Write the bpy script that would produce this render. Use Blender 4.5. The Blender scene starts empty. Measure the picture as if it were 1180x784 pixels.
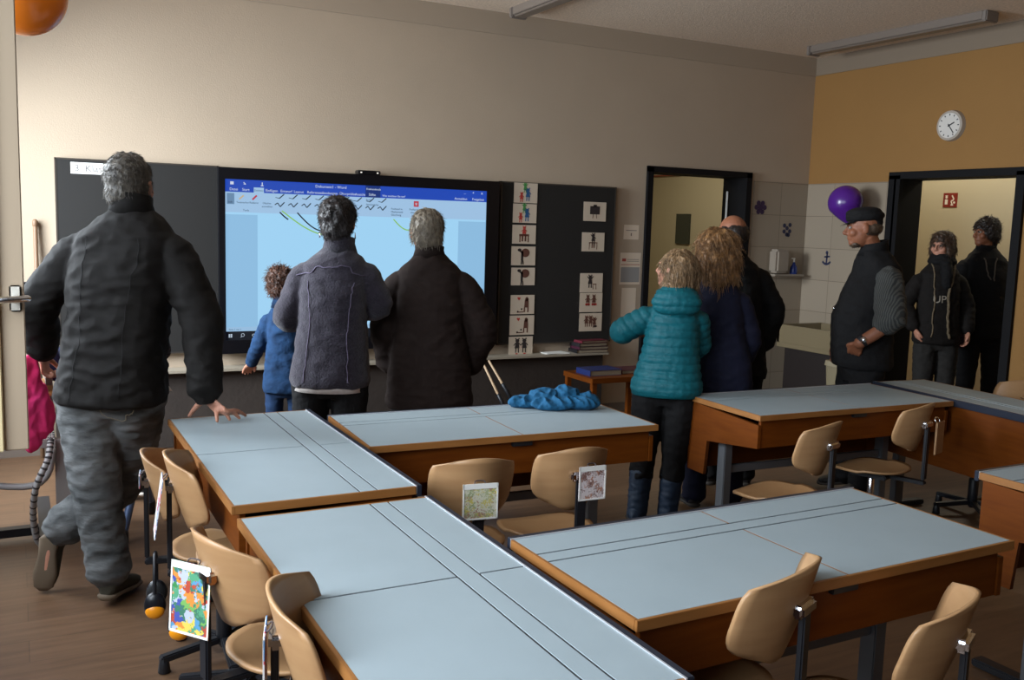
import bpy, bmesh, math, random
from mathutils import Vector, Matrix, noise
from mathutils.bvhtree import BVHTree
random.seed(7)
SC = bpy.context.scene
COL = SC.collection

# ------------------------------------------------------------ camera, light, exposure
yaw, pitch, roll = map(math.radians, (27.803, 7.012, 1.730))
Fw = Vector((math.sin(yaw)*math.cos(pitch), math.cos(yaw)*math.cos(pitch), -math.sin(pitch)))
Rt0 = Vector((math.cos(yaw), -math.sin(yaw), 0)); Up0 = Rt0.cross(Fw)
Rt = Rt0*math.cos(roll) + Up0*math.sin(roll); Up = -Rt0*math.sin(roll) + Up0*math.cos(roll)
cd = bpy.data.cameras.new('camera'); cam = bpy.data.objects.new('camera', cd); COL.objects.link(cam)
cd.sensor_fit = 'HORIZONTAL'; cd.sensor_width = 36; cd.lens = 1087.7/1180*36; cd.clip_start = .05; cd.clip_end = 60
m = Matrix((Rt, Up, -Fw)).transposed().to_4x4(); m.translation = Vector((0, 0, 1.6028)); cam.matrix_world = m
SC.camera = cam
SC.view_settings.view_transform = 'Standard'; SC.view_settings.look = 'None'
SC.view_settings.gamma = 1; SC.view_settings.use_curve_mapping = False
SC.view_settings.exposure = 0.0
w = bpy.data.worlds.new('world'); SC.world = w; w.use_nodes = True
w.node_tree.nodes['Background'].inputs[0].default_value = (.55, .72, 1, 1)
w.node_tree.nodes['Background'].inputs[1].default_value = 1.0

def area(name, loc, rot, sx, sy, power, color, spread=180):
    l = bpy.data.lights.new(name, 'AREA'); l.shape = 'RECTANGLE'; l.size = sx; l.size_y = sy
    l.energy = power; l.color = color; l.spread = math.radians(spread)
    o = bpy.data.objects.new(name, l); COL.objects.link(o); o.location = loc; o.rotation_euler = rot
    return o
WIN = [(4.9, 6.35), (3.15, 4.6), (1.1, 2.75), (-0.9, .75)]
WPOW = [195, 32, 72, 34]
for (a, b), p in zip(WIN, WPOW):
    area('window_daylight', (-1.04, (a+b)/2, 1.95), (0, -math.pi/2+math.radians(24), 0), 1.8, b-a-.1, p, (.83, .92, 1.0), 130)
area('corridor_fill', (8.35, 5.9, 3.0), (0, 0, 0), .3, 3.0, 32, (1.0, .94, .78))  # added fill panel under the corridor ceiling, brightens the far wall behind the people
area('side_room_fill', (6.0, 8.6, 2.9), (0, 0, 0), 1.0, 1.0, 20, (1.0, .92, .72))  # added fill panel that brightens the side room from above

# ------------------------------------------------------------ materials
def S(r, g, b):
    f = lambda c: (c/255/12.92) if c/255 <= .04045 else ((c/255+.055)/1.055)**2.4
    return (f(r), f(g), f(b), 1)
MATS = {}
def mat(name, rgb, rough=.6, metal=0, var=.0, vscale=8, bump=0, bscale=60, stretch=(1, 1, 1), spec=.5, rgb2=None, emit=0, detail=6, sheen=0, dist=.01):
    if name in MATS: return MATS[name]
    m = bpy.data.materials.new(name); m.use_nodes = True; nt = m.node_tree; N = nt.nodes; L = nt.links
    b = N['Principled BSDF']; c = S(*rgb)
    b.inputs['Base Color'].default_value = c; b.inputs['Roughness'].default_value = rough
    b.inputs['Metallic'].default_value = metal; b.inputs['Specular IOR Level'].default_value = spec
    tc = N.new('ShaderNodeTexCoord'); mp = N.new('ShaderNodeMapping'); mp.inputs['Scale'].default_value = stretch
    L.new(tc.outputs['Object'], mp.inputs[0])
    if sheen: b.inputs['Sheen Weight'].default_value = sheen; b.inputs['Sheen Roughness'].default_value = .6
    if var or rgb2:
        n = N.new('ShaderNodeTexNoise'); n.inputs['Scale'].default_value = vscale; n.inputs['Detail'].default_value = detail
        L.new(mp.outputs[0], n.inputs['Vector'])
        r = N.new('ShaderNodeValToRGB'); r.color_ramp.elements[0].position = .32; r.color_ramp.elements[1].position = .68
        c2 = S(*rgb2) if rgb2 else tuple(min(1, x*(1+var)) for x in c[:3])+(1,)
        c1 = c if rgb2 else tuple(x*(1-var) for x in c[:3])+(1,)
        r.color_ramp.elements[0].color = c1; r.color_ramp.elements[1].color = c2
        L.new(n.outputs['Fac'], r.inputs[0]); L.new(r.outputs[0], b.inputs['Base Color'])
    if bump:
        n2 = N.new('ShaderNodeTexNoise'); n2.inputs['Scale'].default_value = bscale; n2.inputs['Detail'].default_value = 4
        L.new(mp.outputs[0], n2.inputs['Vector'])
        bp = N.new('ShaderNodeBump'); bp.inputs['Strength'].default_value = bump; bp.inputs['Distance'].default_value = dist
        L.new(n2.outputs['Fac'], bp.inputs['Height']); L.new(bp.outputs[0], b.inputs['Normal'])
    if emit:
        b.inputs['Emission Color'].default_value = c; b.inputs['Emission Strength'].default_value = emit
        b.inputs['Base Color'].default_value = (.01, .01, .01, 1); b.inputs['Specular IOR Level'].default_value = .1
    MATS[name] = m; return m

def plank_mat():
    m = bpy.data.materials.new('floor laminate'); m.use_nodes = True; nt = m.node_tree; N = nt.nodes; L = nt.links
    b = N['Principled BSDF']; b.inputs['Roughness'].default_value = .38
    tc = N.new('ShaderNodeTexCoord')
    br = N.new('ShaderNodeTexBrick'); br.inputs['Scale'].default_value = 1; br.inputs['Brick Width'].default_value = 1.3
    br.inputs['Row Height'].default_value = .19; br.inputs['Mortar Size'].default_value = .002
    br.inputs['Color1'].default_value = S(100, 74, 53); br.inputs['Color2'].default_value = S(92, 67, 47); br.inputs['Mortar'].default_value = S(80, 58, 40)
    L.new(tc.outputs['Object'], br.inputs['Vector'])
    mp = N.new('ShaderNodeMapping'); mp.inputs['Scale'].default_value = (1.5, 14, 1); L.new(tc.outputs['Object'], mp.inputs[0])
    n = N.new('ShaderNodeTexNoise'); n.inputs['Scale'].default_value = 2.2; n.inputs['Detail'].default_value = 6; L.new(mp.outputs[0], n.inputs['Vector'])
    r = N.new('ShaderNodeValToRGB'); r.color_ramp.elements[0].color = (.80, .78, .75, 1); r.color_ramp.elements[1].color = (1.12, 1.12, 1.12, 1)
    r.color_ramp.elements[0].position = .35; r.color_ramp.elements[1].position = .65
    L.new(n.outputs['Fac'], r.inputs[0])
    mx = N.new('ShaderNodeMix'); mx.data_type = 'RGBA'; mx.blend_type = 'MULTIPLY'; mx.inputs[0].default_value = 1
    L.new(br.outputs['Color'], mx.inputs[6]); L.new(r.outputs[0], mx.inputs[7]); L.new(mx.outputs[2], b.inputs['Base Color'])
    return m
def tile_mat():
    m = bpy.data.materials.new('white wall tiles'); m.use_nodes = True; nt = m.node_tree; N = nt.nodes; L = nt.links
    b = N['Principled BSDF']; b.inputs['Roughness'].default_value = .3
    tc = N.new('ShaderNodeTexCoord'); sp = N.new('ShaderNodeSeparateXYZ'); ad = N.new('ShaderNodeMath'); cb = N.new('ShaderNodeCombineXYZ')
    L.new(tc.outputs['Object'], sp.inputs[0]); L.new(sp.outputs[0], ad.inputs[0]); L.new(sp.outputs[1], ad.inputs[1])
    z = N.new('ShaderNodeMath'); z.operation = 'ADD'; z.inputs[1].default_value = .04
    L.new(sp.outputs[2], z.inputs[0]); L.new(ad.outputs[0], cb.inputs[0]); L.new(z.outputs[0], cb.inputs[1])
    br = N.new('ShaderNodeTexBrick'); br.offset = 0; br.inputs['Scale'].default_value = 1; br.inputs['Brick Width'].default_value = .6
    br.inputs['Row Height'].default_value = .30; br.inputs['Mortar Size'].default_value = .003; br.inputs['Mortar Smooth'].default_value = .1
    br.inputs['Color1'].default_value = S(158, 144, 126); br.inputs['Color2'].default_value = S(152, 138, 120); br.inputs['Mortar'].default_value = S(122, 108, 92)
    L.new(cb.outputs[0], br.inputs['Vector']); L.new(br.outputs['Color'], b.inputs['Base Color'])
    return m
def stripe_mat(name, a, b_, scale, axis=0):
    m = bpy.data.materials.new(name); m.use_nodes = True; nt = m.node_tree; N = nt.nodes; L = nt.links
    b = N['Principled BSDF']; b.inputs['Roughness'].default_value = .85
    tc = N.new('ShaderNodeTexCoord'); wv = N.new('ShaderNodeTexWave'); wv.bands_direction = 'XYZ'[axis]; wv.inputs['Scale'].default_value = scale; wv.inputs['Distortion'].default_value = .6
    r = N.new('ShaderNodeValToRGB'); r.color_ramp.interpolation = 'CONSTANT'; r.color_ramp.elements[1].position = .5
    r.color_ramp.elements[0].color = S(*a); r.color_ramp.elements[1].color = S(*b_)
    L.new(tc.outputs['Object'], wv.inputs['Vector']); L.new(wv.outputs['Fac'], r.inputs[0]); L.new(r.outputs[0], b.inputs['Base Color'])
    return m
def paint_mat(name, cols, scale, seed=0):      # a child's colourful painting: random cells
    m = bpy.data.materials.new(name); m.use_nodes = True; nt = m.node_tree; N = nt.nodes; L = nt.links
    b = N['Principled BSDF']; b.inputs['Roughness'].default_value = .45
    tc = N.new('ShaderNodeTexCoord'); n = N.new('ShaderNodeTexVoronoi'); n.inputs['Scale'].default_value = scale
    mp = N.new('ShaderNodeMapping'); mp.inputs['Location'].default_value = (seed, seed*.7, 0); sp = N.new('ShaderNodeSeparateColor')
    nz = N.new('ShaderNodeTexNoise'); nz.inputs['Scale'].default_value = scale*1.5; ad = N.new('ShaderNodeVectorMath'); ad.operation = 'MULTIPLY_ADD'; ad.inputs[1].default_value = (.05, .05, .05)
    L.new(tc.outputs['Object'], mp.inputs[0]); L.new(mp.outputs[0], nz.inputs['Vector']); L.new(nz.outputs['Color'], ad.inputs[0]); L.new(mp.outputs[0], ad.inputs[2]); L.new(ad.outputs[0], n.inputs['Vector']); L.new(n.outputs['Color'], sp.inputs[0])
    r = N.new('ShaderNodeValToRGB'); cr = r.color_ramp; cr.interpolation = 'CONSTANT'
    k = len(cols)
    cr.elements[0].color = S(*cols[0]); cr.elements[0].position = 0
    cr.elements[1].color = S(*cols[-1]); cr.elements[1].position = (k-1)/k
    for i in range(1, k-1):
        e = cr.elements.new(i/k); e.color = S(*cols[i])
    L.new(sp.outputs[0], r.inputs[0]); L.new(r.outputs[0], b.inputs['Base Color'])
    return m

M_wall = mat('beige wall paint', (176, 158, 137), .85, var=.03, vscale=1.5, bump=.12, bscale=120)
M_band = mat('upper wall paint', (168, 151, 131), .85, bump=.1, bscale=120)
M_yel = mat('yellow wall paint', (146, 106, 56), .85, var=.03, vscale=2, bump=.1, bscale=120)
M_ceil = mat('acoustic plaster', (226, 206, 184), .95, var=.13, vscale=55, bump=.5, bscale=90, detail=3)
M_tile = tile_mat(); M_floor = plank_mat()
M_frame = mat('dark door frame', (15, 14, 16), .7, spec=.2)
M_lam = mat('pale blue grey laminate', (150, 162, 167), .45, var=.025, vscale=6, bump=.03, bscale=300, spec=.25)
M_beech = mat('beech veneer', (106, 54, 11), .45, rgb2=(94, 45, 8), vscale=5, stretch=(1, 1, 9), bump=.02, spec=.2)
M_edge = mat('beech edging', (150, 100, 52), .45, rgb2=(134, 86, 40), vscale=6, stretch=(1, 1, 4))
M_groove = mat('dark groove', (42, 38, 40), .6)
M_rail = mat('slate rail', (42, 47, 60), .35, metal=.3)
M_alu = mat('light aluminium line', (215, 215, 220), .3, metal=.6)
M_steel = mat('grey steel', (120, 122, 126), .4, metal=.6)
M_black = mat('black metal', (24, 25, 30), .45)
M_chrome = mat('chrome', (225, 225, 228), .15, metal=1)
M_ply = mat('light plywood', (172, 134, 94), .42, rgb2=(160, 120, 82), vscale=4, stretch=(1, 1, 7), bump=.02)
M_plyedge = mat('plywood edge', (120, 92, 66), .6)
M_white = mat('white card', (232, 230, 224), .6)
M_skin = mat('skin', (186, 130, 106), .55, var=.06, vscale=30, bump=.05, bscale=150)
M_skin2 = mat('ruddy skin', (136, 84, 58), .55, var=.08, vscale=30, bump=.05, bscale=150)
M_board = mat('anthracite chalkboard', (24, 22, 20), .75, var=.06, vscale=2)
M_bezel = mat('black bezel', (12, 12, 16), .3)

# ------------------------------------------------------------ mesh helpers
def box(bm, x0, x1, y0, y1, z0, z1, M=None):
    v = [bm.verts.new(Vector((x, y, z)) if M is None else M @ Vector((x, y, z))) for x in (x0, x1) for y in (y0, y1) for z in (z0, z1)]
    for f in ((0, 1, 3, 2), (4, 6, 7, 5), (0, 4, 5, 1), (2, 3, 7, 6), (0, 2, 6, 4), (1, 5, 7, 3)):
        bm.faces.new([v[i] for i in f])
def link(name, bm_or_me, ma, parent=None, smooth=False, bevel=0, loc=None):
    if isinstance(bm_or_me, bmesh.types.BMesh):
        bm = bm_or_me
        if bevel: bmesh.ops.bevel(bm, geom=[e for e in bm.edges], offset=bevel, segments=2, affect='EDGES', clamp_overlap=True)
        bmesh.ops.recalc_face_normals(bm, faces=bm.faces)
        me = bpy.data.meshes.new(name); bm.to_mesh(me); bm.free()
    else: me = bm_or_me
    me.materials.clear(); me.materials.append(ma)
    if smooth: me.polygons.foreach_set('use_smooth', [True]*len(me.polygons))
    o = bpy.data.objects.new(name, me); COL.objects.link(o)
    if parent: o.parent = parent
    if loc is not None: o.location = loc
    return o
def B(name, dims, ma, parent=None, bevel=.002, M=None):
    bm = bmesh.new(); ds = dims if isinstance(dims[0], (tuple, list)) else [dims]
    for d in ds: box(bm, *d, M=M)
    return link(name, bm, ma, parent, bevel=bevel)
def empty(name, label, cat, loc=(0, 0, 0), rz=0, group=None):
    o = bpy.data.objects.new(name, None); COL.objects.link(o); o.empty_display_size = .1
    o.location = loc; o.rotation_euler = (0, 0, rz); tag(o, label, cat, group); return o
def tag(o, label=None, cat=None, group=None, kind=None):
    if label: o['label'] = label
    if cat: o['category'] = cat
    if group: o['group'] = group
    if kind: o['kind'] = kind
    return o
def struct(name, dims, ma, bevel=0, label=None):
    o = B(name, dims, ma, bevel=bevel); o['kind'] = 'structure'
    return o
def V(*a): return Vector(a)
def catmull(P, n):
    out = []
    for i in range(len(P)-1):
        p0, p1, p2, p3 = P[max(i-1, 0)], P[i], P[i+1], P[min(i+2, len(P)-1)]
        for k in range(n):
            t = k/n
            out.append(.5*((2*p1)+(p2-p0)*t+(2*p0-5*p1+4*p2-p3)*t*t+(3*p1-p0-3*p2+p3)*t**3))
    out.append(P[-1]); return out
def tube(bm, pts, radii, seg=12, sub=4, flat=None, smooth=True):
    """tapered tube along pts; radii per point; rounded ends. flat=(axis, factor) squashes along a world axis"""
    pts = [Vector(p) for p in pts]; rad = list(radii) if hasattr(radii, '__len__') else [radii]*len(pts)
    if smooth and len(pts) > 2:
        R = catmull([Vector((r, 0, 0)) for r in rad], sub); Q = catmull(pts, sub); rad = [max(r.x, 1e-4) for r in R]; pts = Q
    rings = []; T0 = (pts[1]-pts[0]).normalized(); nrm = T0.orthogonal().normalized()
    n = len(pts)
    def ring(c, t, nr, r):
        bi = t.cross(nr).normalized(); vs = []
        for k in range(seg):
            a = 2*math.pi*k/seg; d = nr*math.cos(a)*r+bi*math.sin(a)*r
            if flat: ax, fc = flat; d = d-ax*(d.dot(ax))*(1-fc)
            vs.append(bm.verts.new(c+d))
        return vs
    for i, p in enumerate(pts):
        t = (pts[min(i+1, n-1)]-pts[max(i-1, 0)]).normalized()
        nrm = (nrm-t*nrm.dot(t)).normalized()
        if i == 0 and rad[0] > .004:
            for q in (.3, .75): rings.append(ring(p-t*rad[0]*(1-q**1.5)*.8, t, nrm, rad[0]*math.sqrt(q)*.9))
        rings.append(ring(p, t, nrm, rad[i]))
        if i == n-1 and rad[-1] > .004:
            for q in (.75, .3): rings.append(ring(p+t*rad[-1]*(1-q**1.5)*.8, t, nrm, rad[-1]*math.sqrt(q)*.9))
    for a, b in zip(rings, rings[1:]):
        for k in range(seg): bm.faces.new((a[k], a[(k+1) % seg], b[(k+1) % seg], b[k]))
    bm.faces.new(list(reversed(rings[0]))); bm.faces.new(rings[-1])
def loft(bm, rings, seg=28, power=2.3, caps=True):
    """rings: (centre, right vec*a, fwd vec*b)"""
    R = []
    for c, A, Bv in rings:
        vs = []
        for k in range(seg):
            t = 2*math.pi*k/seg; cx, sy = math.cos(t), math.sin(t)
            cx = math.copysign(abs(cx)**(2/power), cx); sy = math.copysign(abs(sy)**(2/power), sy)
            vs.append(bm.verts.new(c+A*cx+Bv*sy))
        R.append(vs)
    for a, b in zip(R, R[1:]):
        for k in range(seg): bm.faces.new((a[k], a[(k+1) % seg], b[(k+1) % seg], b[k]))
    if caps: bm.faces.new(list(reversed(R[0]))); bm.faces.new(R[-1])
def ell(bm, c, ax, seg=20, rg=12):
    """ellipsoid, ax = three vectors"""
    rows = []
    top = bm.verts.new(c+ax[2]); bot = bm.verts.new(c-ax[2])
    for i in range(1, rg):
        p = math.pi*i/rg; rows.append([bm.verts.new(c+ax[2]*math.cos(p)+(ax[0]*math.cos(2*math.pi*k/seg)+ax[1]*math.sin(2*math.pi*k/seg))*math.sin(p)) for k in range(seg)])
    for k in range(seg):
        bm.faces.new((top, rows[0][k], rows[0][(k+1) % seg])); bm.faces.new((bot, rows[-1][(k+1) % seg], rows[-1][k]))
    for a, b in zip(rows, rows[1:]):
        for k in range(seg): bm.faces.new((a[k], b[k], b[(k+1) % seg], a[(k+1) % seg]))
def blend(bm, voxel, it=6, disp=None):
    """fuse overlapping closed shells of a bmesh into one continuous skin"""
    bmesh.ops.recalc_face_normals(bm, faces=bm.faces)
    me = bpy.data.meshes.new('tmp'); bm.to_mesh(me); bm.free()
    o = bpy.data.objects.new('tmp', me); COL.objects.link(o)
    r = o.modifiers.new('r', 'REMESH'); r.mode = 'VOXEL'; r.voxel_size = voxel
    if it: s = o.modifiers.new('s', 'SMOOTH'); s.factor = .5; s.iterations = it
    dg = bpy.context.evaluated_depsgraph_get(); dg.update()
    out = bpy.data.meshes.new_from_object(o.evaluated_get(dg))
    bpy.data.objects.remove(o); bpy.data.meshes.remove(me)
    if disp:
        nv = [v.normal.copy() for v in out.vertices]
        for v, n in zip(out.vertices, nv): v.co = v.co + n*disp(v.co, n)
    return out
def shift(me, d):
    for v in me.vertices: v.co += d
    return me
def text_mesh(s, size, align='LEFT', ext=0.0005):
    c = bpy.data.curves.new('t', 'FONT'); c.body = s; c.size = size; c.align_x = align; c.extrude = ext; c.resolution_u = 3
    o = bpy.data.objects.new('t', c); COL.objects.link(o)
    dg = bpy.context.evaluated_depsgraph_get(); dg.update()
    me = bpy.data.meshes.new_from_object(o.evaluated_get(dg)); bpy.data.objects.remove(o); return me
def flat_shapes(bm, shapes, M):
    """2-D outlines (lists of (x,y)) given a thin depth"""
    for s in shapes:
        lo = [bm.verts.new(M @ Vector((x, y, 0))) for x, y in s]; hi = [bm.verts.new(M @ Vector((x, y, .001))) for x, y in s]
        bm.faces.new(hi); bm.faces.new(list(reversed(lo)))
        for i in range(len(s)): bm.faces.new((lo[i], lo[(i+1) % len(s)], hi[(i+1) % len(s)], hi[i]))
def disc2(x, y, rx, ry=None, n=14): ry = ry or rx; return [(x+rx*math.cos(2*math.pi*k/n), y+ry*math.sin(2*math.pi*k/n)) for k in range(n)]
def seg2(x0, y0, x1, y1, t):
    dx, dy = x1-x0, y1-y0; l = math.hypot(dx, dy) or 1; nx, ny = -dy/l*t/2, dx/l*t/2
    return [(x0+nx, y0+ny), (x0-nx, y0-ny), (x1-nx, y1-ny), (x1+nx, y1+ny)]
def rect2(x0, y0, x1, y1): return [(x0, y0), (x1, y0), (x1, y1), (x0, y1)]
def arc2(f, n, t):
    P = [f(i/n) for i in range(n+1)]; return [seg2(*P[i], *P[i+1], t) for i in range(n)]

# ------------------------------------------------------------ the room
D, R, H, XL, YB = 6.806, 6.747, 3.235, -.95, -1.6
struct('floor', (XL-.2, 9.0, YB-.2, 10.4, -.1, 0), M_floor)
struct('ceiling', (XL-.2, R+.3, YB-.2, D+.3, H, H+.15), M_ceil)
FX0, FX1, FZ = 4.90, 6.01, 2.107          # doorway in the front wall
struct('wall_front', [(XL-.2, FX0, D, D+.3, 0, H), (FX1, R+.3, D, D+.3, 0, H), (FX0, FX1, D, D+.3, FZ, H)], M_wall)
struct('trim_1', (XL, R, D-.012, D, 3.068, H), M_band)
RY0, RY1, RZ = 4.63, 5.777, 2.114         # doorway in the right wall
struct('wall_right', [(R, R+.3, YB-.2, RY0, 0, H), (R, R+.3, RY1, D, 0, H), (R, R+.3, RY0, RY1, RZ, H)], M_yel)
struct('trim_2', (R-.010, R, YB, D, 3.072, H), mat('greyer upper wall paint', (132, 116, 98), .85))
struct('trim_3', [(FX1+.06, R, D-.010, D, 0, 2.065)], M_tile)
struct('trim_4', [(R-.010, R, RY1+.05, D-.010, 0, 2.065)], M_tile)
struct('wall_back', (XL-.2, R+.3, YB-.2, YB, 0, H), mat('darkened back wall', (92, 74, 60), .8))  # unseen wall, made dark to cut bounced light; no cupboards here
bm = bmesh.new()
zs = (.92, 2.98); box(bm, XL-.2, XL, YB, D, 0, zs[0]); box(bm, XL-.2, XL, YB, D, zs[1], H)
ys = [YB]+[v for a, b in sorted(WIN) for v in (a, b)]+[D]
for i in range(0, len(ys), 2): box(bm, XL-.2, XL, ys[i], ys[i+1], zs[0], zs[1])
link('wall_left', bm, mat('darkened window wall', (120, 108, 95), .8))['kind'] = 'structure'  # unseen wall surface, darkened so it bounces less light
M_wf = mat('cream window frame', (226, 214, 186), .5)
for i, (a, b) in enumerate(sorted(WIN)):
    mid = (a+b)/2; bars = [(XL-.16, XL-.10, a, a+.06, *zs), (XL-.16, XL-.10, b-.06, b, *zs), (XL-.16, XL-.10, a, b, zs[0], zs[0]+.06), (XL-.16, XL-.10, a, b, zs[1]-.06, zs[1]), (XL-.16, XL-.10, mid-.03, mid+.03, *zs)]
    struct('window_%d' % (i+1), bars, M_wf)
struct('baseboard_front', (XL, FX0-.06, D-.02, D, 0, .07), mat('grey skirting', (120, 108, 98), .6))
struct('baseboard_right', (R-.02, R, YB, RY0-.06, 0, .07), mat('grey skirting', (120, 108, 98), .6))
# door frames (dark steel, lining the reveals)
struct('door_1', [(FX0-.045, FX0+.012, D-.03, D+.3, 0, FZ+.02), (FX1-.05, FX1+.012, D-.03, D+.3, 0, FZ+.02), (FX0-.045, FX1+.012, D-.03, D+.3, FZ-.02, FZ+.03)], M_frame)
struct('door_2', [(R-.03, R+.3, RY1-.02, RY1+.06, 0, RZ), (R-.03, R+.02, RY1-.06, RY1, 0, RZ), (R-.03, R+.3, RY0-.05, RY0+.02, 0, RZ), (R-.03, R+.3, RY0-.05, RY1+.06, RZ-.03, RZ+.03)], M_frame)
# white hinge seen at the jamb of the front doorway
hd = empty('door_closer', 'slim white metal closer tube on the right jamb of the front doorway', 'door closer', (5.93, D+.2, 1.6))
bm = bmesh.new(); tube(bm, [(0, 0, .05), (0, 0, .36)], .010, smooth=False); link('tube', bm, M_white, hd, True)
bm = bmesh.new(); tube(bm, [(0, 0, -.02), (0, 0, .10)], .022, smooth=False); box(bm, 0, .04, -.012, .012, .02, .06); link('bracket', bm, M_white, hd, True)
# room behind the front doorway
M_cor = mat('pale corridor paint', (190, 178, 148), .8, bump=.05)
struct('wall_side_room', [(7.35, 7.5, D+.3, 10.4, 0, 3.1), (XL, 7.5, 10.25, 10.4, 0, 3.1), (3.6, 3.7, D+.3, 10.4, 0, 3.1)], M_cor)
struct('trim_5', (7.325, 7.35, 8.2, 10.25, 2.262, 2.278), mat('red brown rail', (150, 74, 52), .5))
struct('window_5', (7.33, 7.35, 9.33, 9.60, 1.42, 1.79), mat('dark slot glass', (58, 62, 54), .2))
struct('trim_6', (3.6, 7.5, D+.3, 10.4, 3.1, 3.2), M_cor)
# corridor behind the right doorway
struct('wall_corridor', [(8.75, 8.9, 2.4, 7.8, 0, 3.1), (R+.3, 8.9, 2.3, 2.4, 0, 3.1), (7.5, 8.9, 7.7, 7.8, 0, 3.1)], mat('corridor cream paint', (205, 194, 165), .8, bump=.05))
struct('trim_7', (R+.3, 8.9, 2.3, 7.8, 3.1, 3.2), M_cor)

# ------------------------------------------------------------ ledge below the boards
lg = empty('board_ledge', 'long pale chalk ledge with dark panel, along the front wall below the boards', 'ledge', (2.3, D, 0))
B('ledge_top', (-2.1, 2.14, -.16, -.002, .525, .545), mat('pale ledge', (150, 140, 124), .5), lg)
B('panel', (-2.1, 2.12, -.10, -.02, .002, .525), mat('dark brown grey panel', (52, 44, 39), .7, var=.12, vscale=6, bump=.3, bscale=30), lg)
# two wooden pointers leaning at the panel
for i, (x0, x1) in enumerate(((3.28, 3.52), (3.22, 3.40))):
    p = empty('wooden_pointer', ['longer wooden pointer stick leaning below the ledge, pale tip upward on the right', 'shorter wooden pointer stick leaning below the ledge, left of the longer one'][i], 'pointer stick', (x0, 6.62, 0), group='pointer sticks below the board')
    bm = bmesh.new(); tube(bm, [(0, -.02, .525), (x1-x0, -.26, .02)], [.009, .012], smooth=False); link('stick', bm, mat('pale stick wood', (186, 156, 122), .5), p, True)
    bm = bmesh.new(); q = .55+.15*i; tube(bm, [((x1-x0)*(q-.2), -.02-.24*(q-.2), .525-.505*(q-.2)), ((x1-x0)*q, -.02-.24*q, .525-.505*q)], .016, smooth=False); link('grip', bm, M_black, p, True)
wp = empty('wooden_pole', 'thin brown wooden pole leaning at the wall left of the chalkboard', 'pole', (.115, 6.72, 0))
bm = bmesh.new(); tube(bm, [(0, 0, .004), (0, .06, 1.50)], .014, smooth=False); link('shaft', bm, mat('brown pole wood', (120, 92, 68), .5), wp, True); bm = bmesh.new(); tube(bm, [(0, .06, 1.50), (0, .061, 1.53)], .017, smooth=False); link('cap', bm, mat('brown pole wood', (120, 92, 68), .5), wp, True)
# low wooden table at the right end with stacked books
tb = empty('low_table', 'low orange wooden table under the ledge, left of the woman in the teal jacket', 'table', (4.25, 6.30, 0))
B('tabletop', (-.33, .33, -.22, .22, .39, .43), M_beech, tb)
for sx in (-1, 1):
    for sy in (-1, 1): B('leg', (sx*.30-.02, sx*.30+.02, sy*.19-.02, sy*.19+.02, 0, .39), M_beech, tb)
bk = [('blue cover', (26, 40, 92), .30, .21, .045, (4.12, 6.30), 'thick dark blue book lying on the low wooden table'),
      ('maroon cover', (70, 22, 34), .26, .2, .03, (4.42, 6.32), 'maroon book lying on the low wooden table, right of the blue one')]
def book(nm, rgb, w_, d_, t_, pos, z, lab, rz=0):
    e = empty('book', lab, 'book', (*pos, z), rz, group='books near the board')
    B('cover', [(-w_/2, w_/2, -d_/2, d_/2, 0, .003), (-w_/2, w_/2, -d_/2, d_/2, t_-.003, t_), (-w_/2, -w_/2+.003, -d_/2, d_/2, .003, t_-.003)], mat(nm, rgb, .5), e, bevel=0)
    B('pages', (-w_/2+.004, w_/2-.005, -d_/2+.004, d_/2-.004, .003, t_-.003), mat('pages', (134, 120, 100), .8), e, bevel=0)
for nm, rgb, w_, d_, t_, pos, lab in bk: book(nm, rgb, w_, d_, t_, pos, .43, lab)
zz = .545
for j, (nm, rgb, t_) in enumerate((('black cover', (20, 18, 22), .03), ('plum cover', (62, 20, 40), .025), ('dark cover', (28, 26, 30), .03), ('red spine cover', (96, 26, 40), .02))):
    book(nm, rgb, .30-.01*j, .15, t_, (4.28+.012*(j % 2), 6.725), zz, ['black book at the bottom of the pile on the ledge', 'plum book second from the bottom of the pile on the ledge', 'charcoal book third from the bottom of the pile on the ledge', 'dark red book on top of the pile on the ledge'][j], .04*(j-1)); zz += t_
pp = empty('paper_stack', 'loose pale papers lying on the ledge left of the book pile', 'paper', (3.95, 6.725, .546))
for k in range(3):
    bm = bmesh.new(); box(bm, -.11, .11, -.065, .065, .002*k, .002*k+.0015, M=Matrix.Rotation(.08*k-.08, 4, 'Z')); link('sheet', bm, M_white, pp)

# ------------------------------------------------------------ chalkboards and interactive screen
def boardleaf(name, x0, x1, z0, z1, lab):
    e = empty(name, lab, 'chalkboard', ((x0+x1)/2, D, z0)); hw = (x1-x0)/2
    B('surface', (-hw+.008, hw-.008, -.050, -.002, .008, z1-z0-.008), M_board, e, bevel=0)
    B('frame', [(-hw, hw, -.052, -.002, z1-z0-.01, z1-z0), (-hw, hw, -.052, -.002, 0, .01), (-hw, -hw+.01, -.052, -.002, 0, z1-z0), (hw-.01, hw, -.052, -.002, 0, z1-z0)], mat('board frame', (74, 68, 62), .4, metal=.4), e, bevel=0)
boardleaf('chalkboard', .235, 1.250, .65, 1.937, 'dark chalkboard panel left of the glowing screen, behind the tall man')
boardleaf('chalkboard', 3.425, 4.518, .625, 1.937, 'dark chalkboard panel right of the screen, carrying picture cards')
sn = empty('name_sign', 'white paper strip with handwritten class name at the top left of the chalkboard', 'sign', (.327, D-.0525, 1.84))
B('paper', (0, .30, -.0012, 0, 0, .072), M_white, sn, bevel=0)
me = text_mesh('3. Klasse', .062); me.transform(Matrix.Translation((.022, -.0013, .015)) @ Matrix.Rotation(math.pi/2, 4, 'X'))
link('lettering', me, mat('grey pencil ink', (88, 84, 84), .7), sn)

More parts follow.
